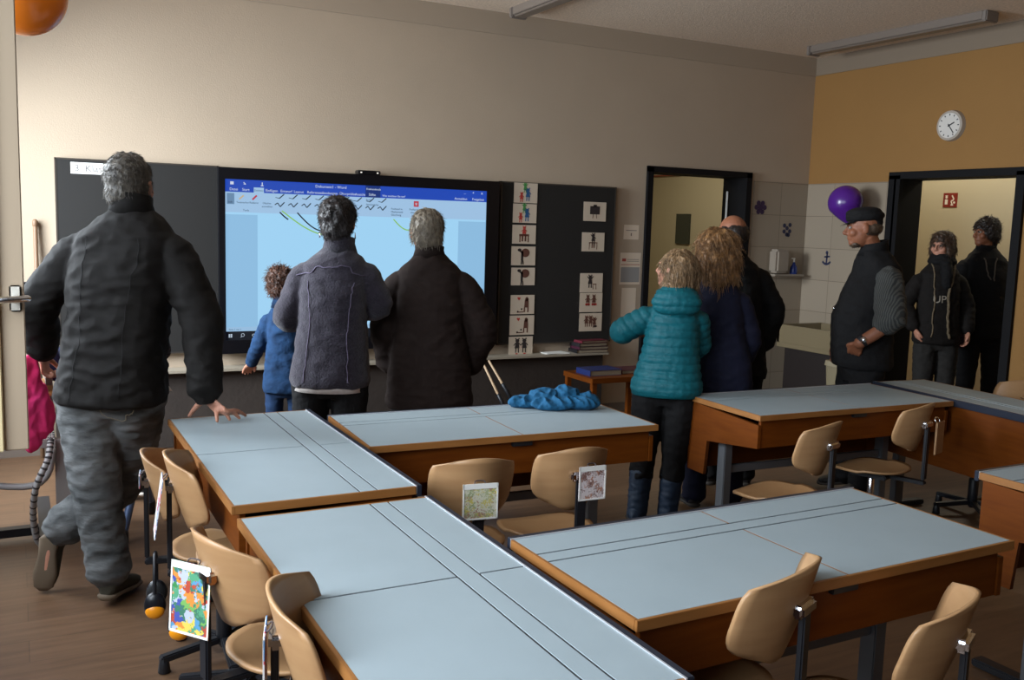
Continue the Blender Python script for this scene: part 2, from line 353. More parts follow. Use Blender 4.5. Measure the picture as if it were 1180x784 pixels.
sc = empty('interactive_screen', 'large black framed interactive screen glowing pale blue on the front wall', 'screen', (2.31, D-.002, .64))
def scr(x, z): return (x-2.31, z-.64)
X0, X1, Z0, Z1 = scr(1.240, .64)[0], scr(3.385, .64)[0], 0, 1.29
B('housing', (X0, X1, -.085, 0, Z0, Z1), M_bezel, sc, bevel=.006)
sx0, sx1 = 1.283-2.31, 3.277-2.31; sz1 = 1.851-.64; sz0 = .735-.64
B('bezel', [(X0, X1, -.098, -.085, sz1, Z1), (X0, X1, -.098, -.085, Z0, sz0), (X0, sx0, -.098, -.085, sz0, sz1), (sx1, X1, -.098, -.085, sz0, sz1)], M_bezel, sc, bevel=0)
M_page = mat('screen page glow', (164, 216, 250), emit=.92)
dsp = B('display', (sx0, sx1, -.088, -.086, sz0, sz1), M_page, sc, bevel=0)
def lay(name, rects, rgb, e, k, par=None):
    o = B(name, [(sx0+a, sx0+b, -.0885-.0006*k, -.0880-.0006*k, sz1-d, sz1-c) for a, b, c, d in rects], mat('screen '+name+str(rgb), rgb, emit=e), par or dsp, bevel=0); return o
SW, SH = sx1-sx0, sz1-sz0
tbz = SH-.062
lay('page_margin', [(0, .22, .24, tbz-.03)], (150, 200, 238), .85, 1); lay('page_margin', [(SW-.235, SW, .24, tbz-.03)], (150, 200, 238), .85, 1)
lay('ribbon', [(0, SW, .082, .225)], (168, 205, 240), .85, 1)
lay('title_bar', [(0, SW, 0, .086)], (34, 76, 190), .85, 2)
lay('taskbar', [(0, SW, tbz, SH)], (8, 14, 28), .6, 2)
lay('status_bar', [(0, SW, tbz-.03, tbz)], (160, 200, 235), .85, 2)
lay('tool_tab', [(1.005, 1.12, .0, .086)], (24, 54, 130), .8, 3)
lay('active_tab', [(.195, .265, .05, .09)], (168, 205, 240), .85, 3)
lay('pen_button', [(.012, .062, .095, .17)], (120, 158, 196), .7, 3)
def scrtext(items, rgb, e, name, k=4):
    for s, x, z, size in items:
        bm = bmesh.new()
        me = text_mesh(s, size); me.transform(Matrix.Translation((sx0+x, -.0885-.0006*k, sz1-z)) @ Matrix.Rotation(math.pi/2, 4, 'X')); bm.from_mesh(me); bpy.data.meshes.remove(me)
        link(name, bm, mat('screen '+name, rgb, emit=e), dsp)
tabs = ['Datei', 'Start', '', 'Einfügen', 'Entwurf', 'Layout', 'Referenzen', 'Sendungen', 'Überprüfen', 'Ansicht']
xs = [.03, .115, .205, .275, .38, .475, .57, .68, .81, .925]
scrtext([(t, x, .076, .026) for t, x in zip(tabs, xs) if t]+[('Dokument1 - Word', .63, .032, .028), ('Freihandtools', 1.012, .032, .02), ('Stifte', 1.03, .074, .026), ('Was möchten Sie tun?', 1.135, .076, .02), ('Anmelden', 1.72, .076, .026), ('Freigeben', 1.87, .076, .026), ('_', 1.80, .026, .03), ('x', 1.945, .028, .034), ('+', 1.87, .028, .03)], (214, 228, 250), .8, 'menu_word')
scrtext([('Stift', .018, .162, .02), ('Textmarker', .075, .162, .018), ('Radierer', .165, .162, .018), ('Objekte', .255, .162, .018), ('auswählen', .25, .185, .018), ('Tools', .12, .215, .018), ('Farbe', 1.01, .112, .02), ('Strichstärke', 1.01, .145, .02),
         ('Freihand in', 1.205, .17, .02), ('Mathematik', 1.205, .192, .02), ('Gleichung', 1.205, .214, .02), ('Freihandübung', 1.35, .17, .02), ('starten und', 1.36, .192, .02), ('beenden', 1.37, .214, .02), ('Zeichnen', .197, .076, .017), ('Seite 1 von 1', .02, tbz-.008, .016)], (70, 96, 130), .5, 'ribbon_word')
M0 = Matrix.Translation((sx0, -.0915, sz1)) @ Matrix.Rotation(math.pi/2, 4, 'X')
def draw(name, shapes, rgb, e, par=dsp):
    bm = bmesh.new(); flat_shapes(bm, shapes, M0); link(name, bm, mat('screen '+name, rgb, emit=e), par)
strokes = []
for r in (0, 1):
    for c in range(9 if r == 0 else 9):
        x = .34+.095*c; z = -.115-.05*r
        if r: strokes += [seg2(x, z, x+.02, z+.014, .006), seg2(x+.02, z+.014, x+.038, z-.012, .006), seg2(x+.038, z-.012, x+.068, z+.02, .007)]
        else: strokes += [seg2(x+.005, z+.002, x+.032, z-.004, .004), seg2(x+.032, z-.004, x+.066, z+.026, .007)]
draw('pen_gallery', strokes, (34, 48, 66), .4)
draw('black_strokes', arc2(lambda t: (.375+.06*t, -.215-.062*t+.012*t*t), 6, .009)+arc2(lambda t: (.50+.24*t, -.215-.125*math.sin(t*2.0)), 16, .009), (12, 16, 34), .3)
draw('green_strokes', arc2(lambda t: (.39+.34*t, -.205-.165*math.sin(t*1.55)), 20, .009)+arc2(lambda t: (1.225+.235*t, -.24-.078*math.sin(t*math.pi)), 18, .009), (150, 208, 110), .8)
draw('red_icons', [rect2(1.385, -.142, 1.425, -.10), seg2(.185, -.135, .215, -.105, .012)], (200, 62, 80), .8)
draw('highlighter_icon', [seg2(.095, -.135, .125, -.108, .01)], (214, 190, 150), .8)
draw('window_icons', [rect2(.035, -.036, .058, -.016), seg2(.125, -.018, .14, -.032, .005), seg2(.14, -.032, .125, -.03, .004), rect2(.243, -.04, .262, -.034), rect2(.25, -.034, .256, -.014)], (220, 230, 250), .8)
tz = -tbz-.03
draw('start_icon', [rect2(.018, tz-.012, .028, tz-.002), rect2(.031, tz-.012, .042, tz-.002), rect2(.018, tz+.001, .028, tz+.011), rect2(.031, tz+.001, .042, tz+.012)]+arc2(lambda t: (.115+.011*math.cos(6.3*t), tz+.003+.011*math.sin(6.3*t)), 10, .003)+[seg2(.108, tz-.006, .1, tz-.014, .003)]+arc2(lambda t: (.195+.015*math.cos(6.3*t), tz+.009*math.sin(6.3*t)), 10, .003)+[rect2(.262, tz-.024, .31, tz-.021)], (205, 222, 240), .8)
draw('document_icon', [rect2(.272, tz-.014, .300, tz+.014)], (60, 120, 210), .8)
draw('inner_square', [rect2(1.397, -.130, 1.413, -.112)], (190, 212, 235), .8)
cb = empty('sensor_box', 'small black sensor box with tiny lights on the top edge of the screen', 'sensor', (2.31, 6.72, 1.931))
B('body', (-.085, .085, -.03, .05, 0, .028), M_bezel, cb, bevel=.004)
for x in (-.07, .055): B('light', (x, x+.012, -.032, -.030, .008, .016), mat('sensor light', (255, 250, 235), emit=1.2), cb, bevel=0)

# picture cards
def fig(x, y, s, arms=0, skirt=True):   # small standing figure with ears
    o = [disc2(x, y+.030*s, .012*s, .010*s), disc2(x-.010*s, y+.041*s, .004*s), disc2(x+.010*s, y+.041*s, .004*s)]
    o += [[(x-.008*s, y+.022*s), (x+.008*s, y+.022*s), (x+.016*s, y-.012*s), (x-.016*s, y-.012*s)]] if skirt else [rect2(x-.009*s, y-.01*s, x+.009*s, y+.022*s)]
    o += [seg2(x-.007*s, y-.01*s, x-.009*s, y-.036*s, .006*s), seg2(x+.007*s, y-.01*s, x+.009*s, y-.036*s, .006*s)]
    o += [seg2(x-.008*s, y+.018*s, x-.022*s, y+(.004 if not arms else .034)*s, .005*s), seg2(x+.008*s, y+.018*s, x+.022*s, y+(.004 if arms < 2 else .034)*s, .005*s)]
    return o
BR, RD, GR, BL_, DK = (92, 56, 44), (176, 56, 48), (70, 138, 70), (40, 84, 130), (44, 36, 36)
def pic(kind):
    if kind == 0: return [('green_figure', GR, fig(-.005, .03, .8, 2)), ('blue_figure', BL_, fig(.016, -.012, 1.05, 1)), ('red_figure', RD, fig(-.03, -.03, .8, 0))]
    if kind == 1: return [('figure', RD, fig(0, .015, .9)), ('table', BR, [rect2(-.036, -.012, .036, .002), rect2(-.034, -.05, -.026, -.012), rect2(.026, -.05, .034, -.012), rect2(-.018, -.045, -.006, -.012), rect2(.004, -.045, .016, -.012)])]
    if kind == 2: return [('drum', BR, [disc2(.014, .020, .030, .028, 20)]), ('figure', DK, [disc2(-.03, .038, .014, .01), rect2(-.018, -.03, -.002, .03), seg2(-.012, -.03, -.016, -.056, .008), seg2(-.004, -.03, -.001, -.056, .008), seg2(-.03, .034, -.01, .02, .01)])]
    if kind == 3: return [('heart', RD, [[(-.03, .03), (-.04, .042), (-.034, .050), (-.028, .044), (-.022, .050), (-.016, .042), (-.026, .028)]]), ('seated_figure', BR, [disc2(.03, .035, .011, .014), [(.016, .03), (.042, .04), (.044, -.02), (.012, -.02)], rect2(.010, -.05, .018, -.02), rect2(.036, -.05, .044, -.02), seg2(-.04, -.05, .008, -.048, .006)]), ('dots', DK, [disc2(-.006, -.03, .006), disc2(-.034, -.046, .006)])]
    if kind == 4: return [('pair', DK, fig(-.026, .0, 1.2)+fig(.026, .0, 1.2)), ('book', (205, 180, 160), [rect2(-.014, -.02, .014, .004)]), ('shoes', RD, [disc2(-.03, -.05, .01, .004), disc2(.03, -.05, .01, .004)])]
    if kind == 5: return [('board', DK, [rect2(-.038, -.018, .038, .036), rect2(-.012, .030, .014, .046)]), ('easel_legs', BR, [seg2(-.012, -.018, -.016, -.045, .004), seg2(.012, -.018, .016, -.045, .004)])]
    if kind == 6: return [('figure', DK, fig(0, .018, .95, 1)), ('table', BR, [rect2(-.034, -.008, .034, -.002), rect2(-.032, -.05, -.028, -.008), rect2(.028, -.05, .032, -.008), rect2(-.012, -.04, -.004, -.008), rect2(.004, -.04, .012, -.008)])]
    if kind == 7: return [('figure', DK, fig(-.01, .006, 1.1, 2)), ('stool', BR, [rect2(.012, -.012, .04, -.006), seg2(.016, -.01, .014, -.045, .003), seg2(.036, -.01, .038, -.045, .003)])]
    if kind == 8: return [('pair', BR, fig(-.026, .012, .95)+fig(.022, .012, .95)), ('skirts', RD, [rect2(-.045, -.02, -.01, -.006), rect2(.005, -.02, .045, -.006)])]
    return [('trio', BR, fig(-.034, .004, .95)+fig(.0, .004, .95, 1)+fig(.03, -.006, .9, 2)), ('dog', DK, [rect2(.026, -.034, .05, -.022)])]
CARDS = [(3.538, 3.752, 1.932, 1.773), (3.534, 3.750, 1.766, 1.614), (3.534, 3.749, 1.597, 1.446), (3.531, 3.752, 1.425, 1.272), (3.535, 3.753, 1.253, 1.110), (3.537, 3.757, 1.031, .875), (3.534, 3.760, .864, .704), (3.530, 3.753, .690, .534),
         (4.196, 4.419, 1.805, 1.646), (4.191, 4.414, 1.551, 1.393), (4.188, 4.414, 1.210, 1.048), (4.192, 4.418, 1.044, .881), (4.196, 4.422, .871, .717)]
KINDS = [0, 0, 1, 2, 2, 3, 3, 4, 5, 6, 7, 8, 9]
CL = ['picture card with three coloured acrobats, topmost in the left column', 'picture card with three coloured acrobats, second from the top in the left column', 'picture card of a red figure sitting behind a table, third in the left column', 'picture card of a figure with a big round drum, upper of the two drum cards', 'picture card of a figure with a big round drum, lower of the two drum cards',
      'picture card with a small heart and seated figure, upper of the two heart cards', 'picture card with a small heart and seated figure, lower of the two heart cards', 'picture card of two dark figures with a book, lowest in the left column',
      'picture card of a dark easel board, topmost in the right column', 'picture card of a figure with raised arm behind a table, second in the right column', 'picture card of one figure beside a stool, third in the right column', 'picture card of two figures side by side, fourth in the right column', 'picture card of three figures in a row, bottom of the right column']
for (a, b, c, d), k, lab in zip(CARDS, KINDS, CL):
    e = empty('picture_card', lab, 'picture card', ((a+b)/2, D-.0535, (c+d)/2), group='picture cards on the chalkboard')
    B('card', (-(b-a)/2, (b-a)/2, -.0015, 0, -(c-d)/2, (c-d)/2), mat('cream card', (198, 182, 162), .6), e, bevel=0)
    Mx = Matrix.Translation((0, -.0016, 0)) @ Matrix.Rotation(math.pi/2, 4, 'X') @ Matrix.Scale(1.25, 4)
    for n, rgb, sh in pic(k):
        bm = bmesh.new(); flat_shapes(bm, sh, Mx); link(n, bm, mat('card '+str(rgb), rgb, .7), e)
# notices between board and doorway
for nm, x0, x1, z0, z1, lab, cols in (('notice', 4.645, 4.80, 1.50, 1.625, 'small cream notice with one line of print beside the doorway, topmost of three', 0), ('notice', 4.62, 4.835, 1.11, 1.385, 'white notice with red heading and grey block beside the doorway', 1), ('notice', 4.65, 4.80, .83, 1.08, 'faint blank beige notice beside the doorway, lowest of three', 2)):
    e = empty(nm, lab, 'notice', ((x0+x1)/2, D-.0005, z0), group='notices beside the doorway'); hw = (x1-x0)/2; h = z1-z0
    B('paper', (-hw, hw, -.0015, 0, 0, h), mat('notice paper', (222, 206, 186), .7), e, bevel=0)
    if cols == 0: B('print', [(-.055, .055, -.0022, -.0015, .075, .08), (-.005, .005, -.0022, -.0015, .03, .055)], mat('print ink', (110, 98, 90), .7), e, bevel=0)
    if cols == 1:
        B('red_heading', [(-hw+.01, hw-.01, -.0022, -.0015, h-.105, h-.10), (-hw+.02, -hw+.06, -.0022, -.0015, h-.075, h-.05)], mat('red print', (170, 70, 56), .7), e, bevel=0)
        B('print', [(-hw+.07, hw-.02, -.0022, -.0015, h-.06, h-.056), (-hw+.07, hw-.02, -.0022, -.0015, h-.075, h-.071)], mat('print ink', (110, 98, 90), .7), e, bevel=0)
        B('grey_block', (-hw+.01, hw-.01, -.0022, -.0015, .02, h-.125), mat('grey print', (150, 148, 146), .7), e, bevel=0)

# ------------------------------------------------------------ right corner: sink, tiles, clock, sign
sk = empty('wash_basin', 'wide pale ceramic wash basin with dark cupboard below, on the tiled right wall', 'sink', (R-.011, 6.15, 0))
B('basin', [(-.55, -.002, -.42, .36, .56, .60), (-.55, -.51, -.42, .36, .60, .765), (-.04, -.002, -.42, .36, .60, .765), (-.55, 0, -.42, -.38, .60, .765), (-.55, 0, .32, .36, .60, .765)], mat('basin ceramic', (128, 114, 88), .3), sk, bevel=.006)
B('cupboard', (-.49, -.002, -.36, .31, .002, .56), mat('dark cupboard', (34, 26, 24), .5), sk, bevel=.003)
bm = bmesh.new(); tube(bm, [(-.03, 0, .76), (-.03, 0, .93), (-.1, 0, .97), (-.22, 0, .95), (-.22, 0, .91)], .013); link('faucet', bm, M_chrome, sk, True)
bn = empty('waste_bin', 'small pale plastic bin standing right of the sink, behind the man in the cap', 'bin', (6.05, 5.50, 0))
bm = bmesh.new()
for s_, z0, z1 in ((1, .0, .52),):
    loft(bm, [(V(0, 0, z0), V(.11, 0, 0), V(0, .13, 0)), (V(0, 0, z1), V(.14, 0, 0), V(0, .16, 0))], power=6)
link('body', bm, mat('cream plastic', (136, 124, 98), .5), bn)
bm = bmesh.new(); loft(bm, [(V(0, 0, .52), V(.15, 0, 0), V(0, .17, 0)), (V(0, 0, .56), V(.145, 0, 0), V(0, .165, 0))], power=6); link('lid', bm, mat('cream lid', (150, 138, 112), .5), bn)
ds = empty('towel_dispenser', 'white rounded towel dispenser on the tiles, left of the blue soap bottle', 'dispenser', (6.375, D-.011, 1.19))
B('body', (-.085, .075, -.12, 0, .03, .25), mat('white plastic', (150, 138, 124), .4), ds, bevel=.02); B('shelf', (-.11, .26, -.13, 0, 0, .02), mat('white plastic', (150, 138, 124), .4), ds, bevel=.004)
sb = empty('soap_bottle', 'small blue soap bottle on the white shelf of the tiled wall', 'bottle', (6.555, D-.075, 1.2115))
bm = bmesh.new(); tube(bm, [(0, 0, .005), (0, 0, .06), (0, 0, .085), (0, 0, .105)], [.036, .032, .018, .012], sub=3); link('body', bm, mat('blue soap', (38, 58, 130), .25), sb, True)
bm = bmesh.new(); tube(bm, [(0, 0, .10), (0, 0, .14)], .008, smooth=False); box(bm, -.03, .008, -.007, .007, .138, .15); link('pump', bm, M_white, sb)
def sticker(nm, M, lab, shapes, rgb):
    e = empty(nm, lab, 'wall sticker', M.translation, group='small dark stickers on the tiles'); bm = bmesh.new(); M2 = M.copy(); M2.translation = (0, 0, 0)
    flat_shapes(bm, shapes, M2); link('decal', bm, mat('sticker '+str(rgb), rgb, .5), e)
Mf = lambda x, z: Matrix.Translation((x, D-.0115, z)) @ Matrix.Rotation(math.pi/2, 4, 'X')
Mr = lambda y, z: Matrix.Translation((R-.0115, y, z)) @ Matrix.Rotation(-math.pi/2, 4, 'Z') @ Matrix.Rotation(math.pi/2, 4, 'X')
sticker('wall_sticker', Mf(6.155, 1.825), 'dark purple flower sticker, highest on the tiles beside the front doorway', [disc2(.05*math.cos(a), .045*math.sin(a), .024) for a in (0, 1.05, 2.1, 3.14, 4.2, 5.2)]+[disc2(0, 0, .03)], (52, 30, 66))
sticker('wall_sticker', Mf(6.50, 1.63), 'dark blue grape cluster sticker in the middle of the tiled wall', [disc2(x*.035, y*.035, .02) for x, y in ((-1, 1), (1, 1.2), (0, .3), (-1, -.6), (1, -.5), (0, -1.4), (.6, -1.5))], (40, 42, 72))
sticker('wall_sticker', Mr(6.50, 1.37), 'dark blue anchor sticker on the tiles left of the man in the cap', arc2(lambda t: (-.05+.1*t, -.03-.025*math.sin(t*3.14)), 8, .02)+[seg2(0, -.05, .005, .05, .018), seg2(-.03, .012, .04, .02, .015), disc2(0, .055, .016)], (40, 44, 74))
ck = empty('wall_clock', 'round white wall clock on the yellow wall above the doorway', 'clock', (R-.001, 5.27, 2.498))
Mc = Matrix.Rotation(-math.pi/2, 4, 'Z') @ Matrix.Rotation(math.pi/2, 4, 'X')
bm = bmesh.new(); bmesh.ops.create_cone(bm, cap_ends=True, segments=48, radius1=.125, radius2=.118, depth=.035, matrix=Mc @ Matrix.Translation((0, 0, .018))); link('case', bm, mat('grey clock rim', (170, 158, 145), .4), ck)
bm = bmesh.new(); bmesh.ops.create_cone(bm, cap_ends=True, segments=48, radius1=.100, radius2=.100, depth=.003, matrix=Mc @ Matrix.Translation((0, 0, .037))); link('dial', bm, mat('clock dial', (214, 208, 200), .5), ck)
bm = bmesh.new(); flat_shapes(bm, [seg2(.078*math.sin(a), .078*math.cos(a), .092*math.sin(a), .092*math.cos(a), .008) for a in [math.pi*k/6 for k in range(12)]], Mc @ Matrix.Translation((0, 0, .0387))); link('hour_marks', bm, M_black, ck)
bm = bmesh.new(); flat_shapes(bm, [seg2(-.01, -.006, .048, .022, .010), disc2(0, 0, .008)], Mc @ Matrix.Translation((0, 0, .0400))); link('hour_hand', bm, M_black, ck)
bm = bmesh.new(); flat_shapes(bm, [seg2(-.008, .012, .046, -.062, .007)], Mc @ Matrix.Translation((0, 0, .0415))); link('minute_hand', bm, M_black, ck)
fs = empty('fire_sign', 'square red fire equipment sign with white symbols on the corridor wall', 'sign', (8.749, 6.78, 1.99))
B('plate', (-.003, 0, -.085, .085, -.075, .075), mat('sign red', (136, 34, 22), .5), fs, bevel=0)
bm = bmesh.new(); Ms = Mc @ Matrix.Translation((0, 0, .0035))
flat_shapes(bm, [rect2(-.062, -.045, -.028, .008), disc2(-.045, .03, .014), seg2(-.06, .045, -.03, .045, .01), seg2(.01, -.05, .04, -.05, .014), seg2(.03, -.05, .012, -.01, .014), seg2(.012, -.01, .045, .005, .014), seg2(.045, .01, .02, .05, .014), disc2(.05, -.025, .012)], Ms)
link('symbols', bm, mat('sign white', (240, 232, 220), .5), fs)
# balloons
def balloon(lab, c, r, ma, knotdir, stringpts, nm='balloon'):
    e = empty(nm, lab, 'balloon', c, group=None); bm = bmesh.new(); kd = Vector(knotdir).normalized()
    bmesh.ops.create_uvsphere(bm, u_segments=40, v_segments=24, radius=r)
    for v in bm.verts:
        t = v.co.normalized().dot(kd)
        if t > .2: v.co += kd*r*.30*((t-.2)/.8)**2; v.co -= (v.co-kd*v.co.dot(kd))*.25*((t-.2)/.8)
    link('skin', bm, ma, e, True)
    bm = bmesh.new(); tube(bm, [kd*r*1.27, kd*r*1.40], [.006, .016], smooth=False); link('knot', bm, ma, e, True)
    bm = bmesh.new(); tube(bm, [kd*r*1.37]+[Vector(p)-Vector(c) for p in stringpts], .0015, seg=6); link('string', bm, M_white, e)
balloon('shiny orange balloon hanging at the upper left corner near the open window', (.050, 3.8, 2.345), .142, mat('orange rubber', (250, 130, 30), .25, spec=.6), (0, 0, 1), [(.05, 3.8, 2.6), (.055, 3.8, H)])
balloon('purple balloon against the tiled wall behind the man in the cap', (6.45, 6.05, 1.875), .150, mat('purple rubber', (84, 34, 136), .25, spec=.6), (.25, -.2, -1), [(6.55, 6.08, 1.66), (6.733, 6.1, 1.74)])

# ceiling lamps
def lamp(lab, a, b, nm='ceiling_lamp'):
    a = Vector(a); b = Vector(b); L_ = (b-a).length; ang = math.atan2((b-a).y, (b-a).x)
    e = empty(nm, lab, 'ceiling lamp', (a+b)/2, ang, group='switched off strip lamps on the ceiling')
    B('housing', (-L_/2+.04, L_/2-.04, -.06, .06, -.055, .003), mat('lamp grey', (120, 108, 98), .5), e, bevel=.004)
    for s in (-1, 1): B('end_cap', (s*L_/2-.04*(s > 0), s*L_/2+.04*(s < 0), -.07, .07, -.075, .003), mat('lamp end grey', (120, 110, 102), .5), e, bevel=.008)
    B('diffuser', (-L_/2+.04, L_/2-.04, -.045, .045, -.070, -.055), mat('lamp diffuser', (112, 100, 90), .3), e, bevel=.004)
lamp('strip lamp parallel to the yellow wall, switched off, with grey end caps', (6.30, 6.42, H-.003), (6.30, 4.66, H-.003))
lamp('strip lamp at the middle of the ceiling, mostly cut off at the top edge', (3.45, 6.62, H-.003), (3.45, 4.7, H-.003))

# ------------------------------------------------------------ open window sash at the left edge
sw = empty('window_6', 'open cream window sash standing into the room at the left edge', 'window', (0, 3.0, .915)); sw['kind'] = 'structure'
M_sash = mat('sash grey beige', (176, 156, 132), .55); M_sash_lit = mat('lit sash cream', (236, 214, 166), .5)  # inner frame's paler cream has the window light painted into its colour
B('outer_frame', [(-.045, .018, 0, .055, 0, 2.05), (-.94, -.88, 0, .055, 0, 2.05), (-.88, -.045, .002, .053, 0, .05), (-.88, -.045, .002, .053, 2.0, 2.05)], M_sash, sw, bevel=.003)
B('inner_frame', [(-.080, -.0455, -.012, .048, .0, 2.05), (-.8795, -.85, -.012, .048, .0, 2.05), (-.85, -.080, -.010, .046, .05, .085), (-.85, -.080, -.010, .046, 1.965, 2.0)], M_sash_lit, sw, bevel=.003)
gm = bpy.data.materials.new('window glass'); gm.use_nodes = True; gb = gm.node_tree.nodes['Principled BSDF']; gb.inputs['Transmission Weight'].default_value = 1; gb.inputs['Roughness'].default_value = 0; gb.inputs['IOR'].default_value = 1.05
B('pane', (-.85, -.08, .02, .026, .085, 1.965), gm, sw, bevel=0)
bm = bmesh.new(); tube(bm, [(-.006, 0, .437), (-.006, -.045, .437)], .010, smooth=False); tube(bm, [(-.10, -.047, .434), (-.006, -.047, .438), (.028, -.047, .440)], [.009, .010, .010], smooth=False)
hn = link('handle', bm, M_chrome, sw, True); B('rosette', (-.020, .010, -.008, 0, .40, .475), mat('pale rosette', (206, 200, 188), .4), hn, bevel=.004)

# ------------------------------------------------------------ desks
def desk(lab, loc, rz, Ht, L=1.302, Wd=.594, group='pupil double desks', leds=True, strip=True):
    e = empty('double_desk', lab, 'desk', (loc[0], loc[1], 0), rz, group=group)
    T = .022; s1, s2 = .391, .448
    if Wd < .5: s1, s2 = .22, .26
    z0, z1 = Ht-T, Ht-.001
    g = .0036; h = L/2
    fl = []
    for a, b in ((0.010, h-g), (h+g, L-.010)): B('tabletop', (a, b, .010, s1-g, z0, Ht), M_lam, e, bevel=0)
    B('pen_strip', (.010, L-.010, s1+g, s2-g, z0, Ht), M_lam, e, bevel=0)
    for a, b in ((0.010, h-g), (h+g, L-.010)): B('rear_tabletop', (a, b, s2+g, Wd-.018, z0, Ht), M_lam, e, bevel=0)
    B('groove_backing', (.012, L-.012, .012, Wd-.02, z0-.004, Ht-.0022), M_groove, e, bevel=0)
    B('edging', [(0, L, 0, .0098, z0-.004, Ht), (0, .0098, .0098, Wd-.018, z0-.004, Ht), (L-.0098, L, .0098, Wd-.018, z0-.004, Ht)], M_edge, e, bevel=.001)
    B('rear_rail', (0, L, Wd-.0175, Wd, z0-.012, Ht+.003), M_rail, e, bevel=.002)
    if leds: B('rail_trim', (0, L, Wd-.0215, Wd-.0178, z0, Ht+.003), M_alu, e, bevel=0)
    if strip:
        for a, b in ((.010, s1-g), (s2+g, Wd-.022)): B('seam_strip', (h-g+.0003, h+g-.0003, a, b, z0, Ht-.0004), M_edge, e, bevel=0)
    B('apron', (.03, L-.03, .028, .046, Ht-.165, z0-.006), M_beech, e, bevel=.001)
    B('book_shelf', (.046, L-.046, .05, Wd-.06, Ht-.165, Ht-.155), M_beech, e, bevel=0)
    B('latch', (h-.045, h+.045, .012, .030, z0-.026, z0-.005), M_black, e, bevel=.002)
    B('modesty_panel', (.025, L-.025, Wd-.045, Wd-.027, Ht-.39, z0-.006), M_beech, e, bevel=.001)
    # end panels: deep at the back, shallow under the user's edge
    for x0 in (.010, L-.028):
        bm = bmesh.new(); k = min(.17, Wd*.3)
        P_ = [(.022, z0-.03), (Wd-.03, z0-.006), (Wd-.03, Ht-.39), (Wd-k, Ht-.39), (Wd-k-.015, Ht-.21), (.022, Ht-.165)]
        a = [bm.verts.new((x0, y, z)) for y, z in P_]; b = [bm.verts.new((x0+.018, y, z)) for y, z in P_]
        bm.faces.new(list(reversed(a))); bm.faces.new(b)
        for i in range(6): bm.faces.new((a[i], a[(i+1) % 6], b[(i+1) % 6], b[i]))
        link('side_panel', bm, M_beech, e, bevel=.001)
    for x0 in (.075, L-.125):
        yc = Wd*.62
        B('leg_column', (x0, x0+.05, yc-.03, yc+.03, .03, Ht-.166), M_steel, e, bevel=.004)
        B('foot', (x0-.005, x0+.055, max(.05, yc-.29), min(yc+.22, Wd), .004, .034), M_black, e, bevel=.006)
    B('cross_bar', (.125, L-.125, Wd*.62-.012, Wd*.62+.012, .36, .40), M_steel, e, bevel=.003)
    return e
W_ = .594; r2 = math.radians
desk('pale grey double desk in the left column, farther one, under the tall man\'s hand', (.532, 4.020), -math.pi/2, .765, strip=False)
desk('pale grey double desk in the left column, nearest, running out of the bottom edge', (.532, 2.645), -math.pi/2, .752, strip=False)
desk('pale grey double desk in the middle with the blue jacket lying on it', (1.152, 3.309), r2(-2.07), .755, Wd=.615)
desk('pale grey double desk in the right foreground with two chairs pushed to it', (1.162, 1.586), r2(.87), .761)
desk('pale grey double desk in the right distance, in front of the man in the cap', (3.092, 3.325), r2(-2.1), .737)
desk('narrow grey desk at the far right turned sideways, showing a tall wooden panel', (4.745, 2.685), r2(84.5), .742, L=1.16, Wd=.40)
desk('double desk cut off by the right edge, in line with the foreground desk', (3.075, 1.586), r2(.5), .760)

# ------------------------------------------------------------ chairs
def back_mesh(T, w=.178, hgt=.250):
    bm = bmesh.new(); nx, nz = 18, 12; g = {}
    for s in (0, 1):
        for i in range(nx+1):
            for j in range(nz+1):
                u = -1+2*i/nx; v = j/nz
                # rounded outline, wider at the top, rounder at the bottom
                vv = 2*v-1; p = 3.4 if vv > 0 else 2.6
                k = (1-abs(vv*.985)**p)**(1/p) if abs(vv) < 1 else .0
                k = .62+.38*k if vv > 0 else .45+.55*k
                x = u*w*k*(.94+.06*v)
                z = T-hgt+hgt*v - .018*(u*u)*(v > .5)*(v-.5)*2 + .03*(u**4)*(v < .5)*(.5-v)*2
                y = -.235-.055*(v-.35) + .085*(x/w)**2 + .018*(1-v)**2
                g[s, i, j] = bm.verts.new((x, y-(.006 if s else -.004), z))
    for i in range(nx):
        for j in range(nz):
            bm.faces.new((g[0, i, j], g[0, i+1, j], g[0, i+1, j+1], g[0, i, j+1])); bm.faces.new((g[1, i, j], g[1, i, j+1], g[1, i+1, j+1], g[1, i+1, j]))
    for i in range(nx):
        for j in (0, nz): bm.faces.new((g[0, i, j], g[1, i, j], g[1, i+1, j], g[0, i+1, j]))
    for j in range(nz):
        for i in (0, nx): bm.faces.new((g[0, i, j], g[0, i, j+1], g[1, i, j+1], g[1, i, j]))
    return bm
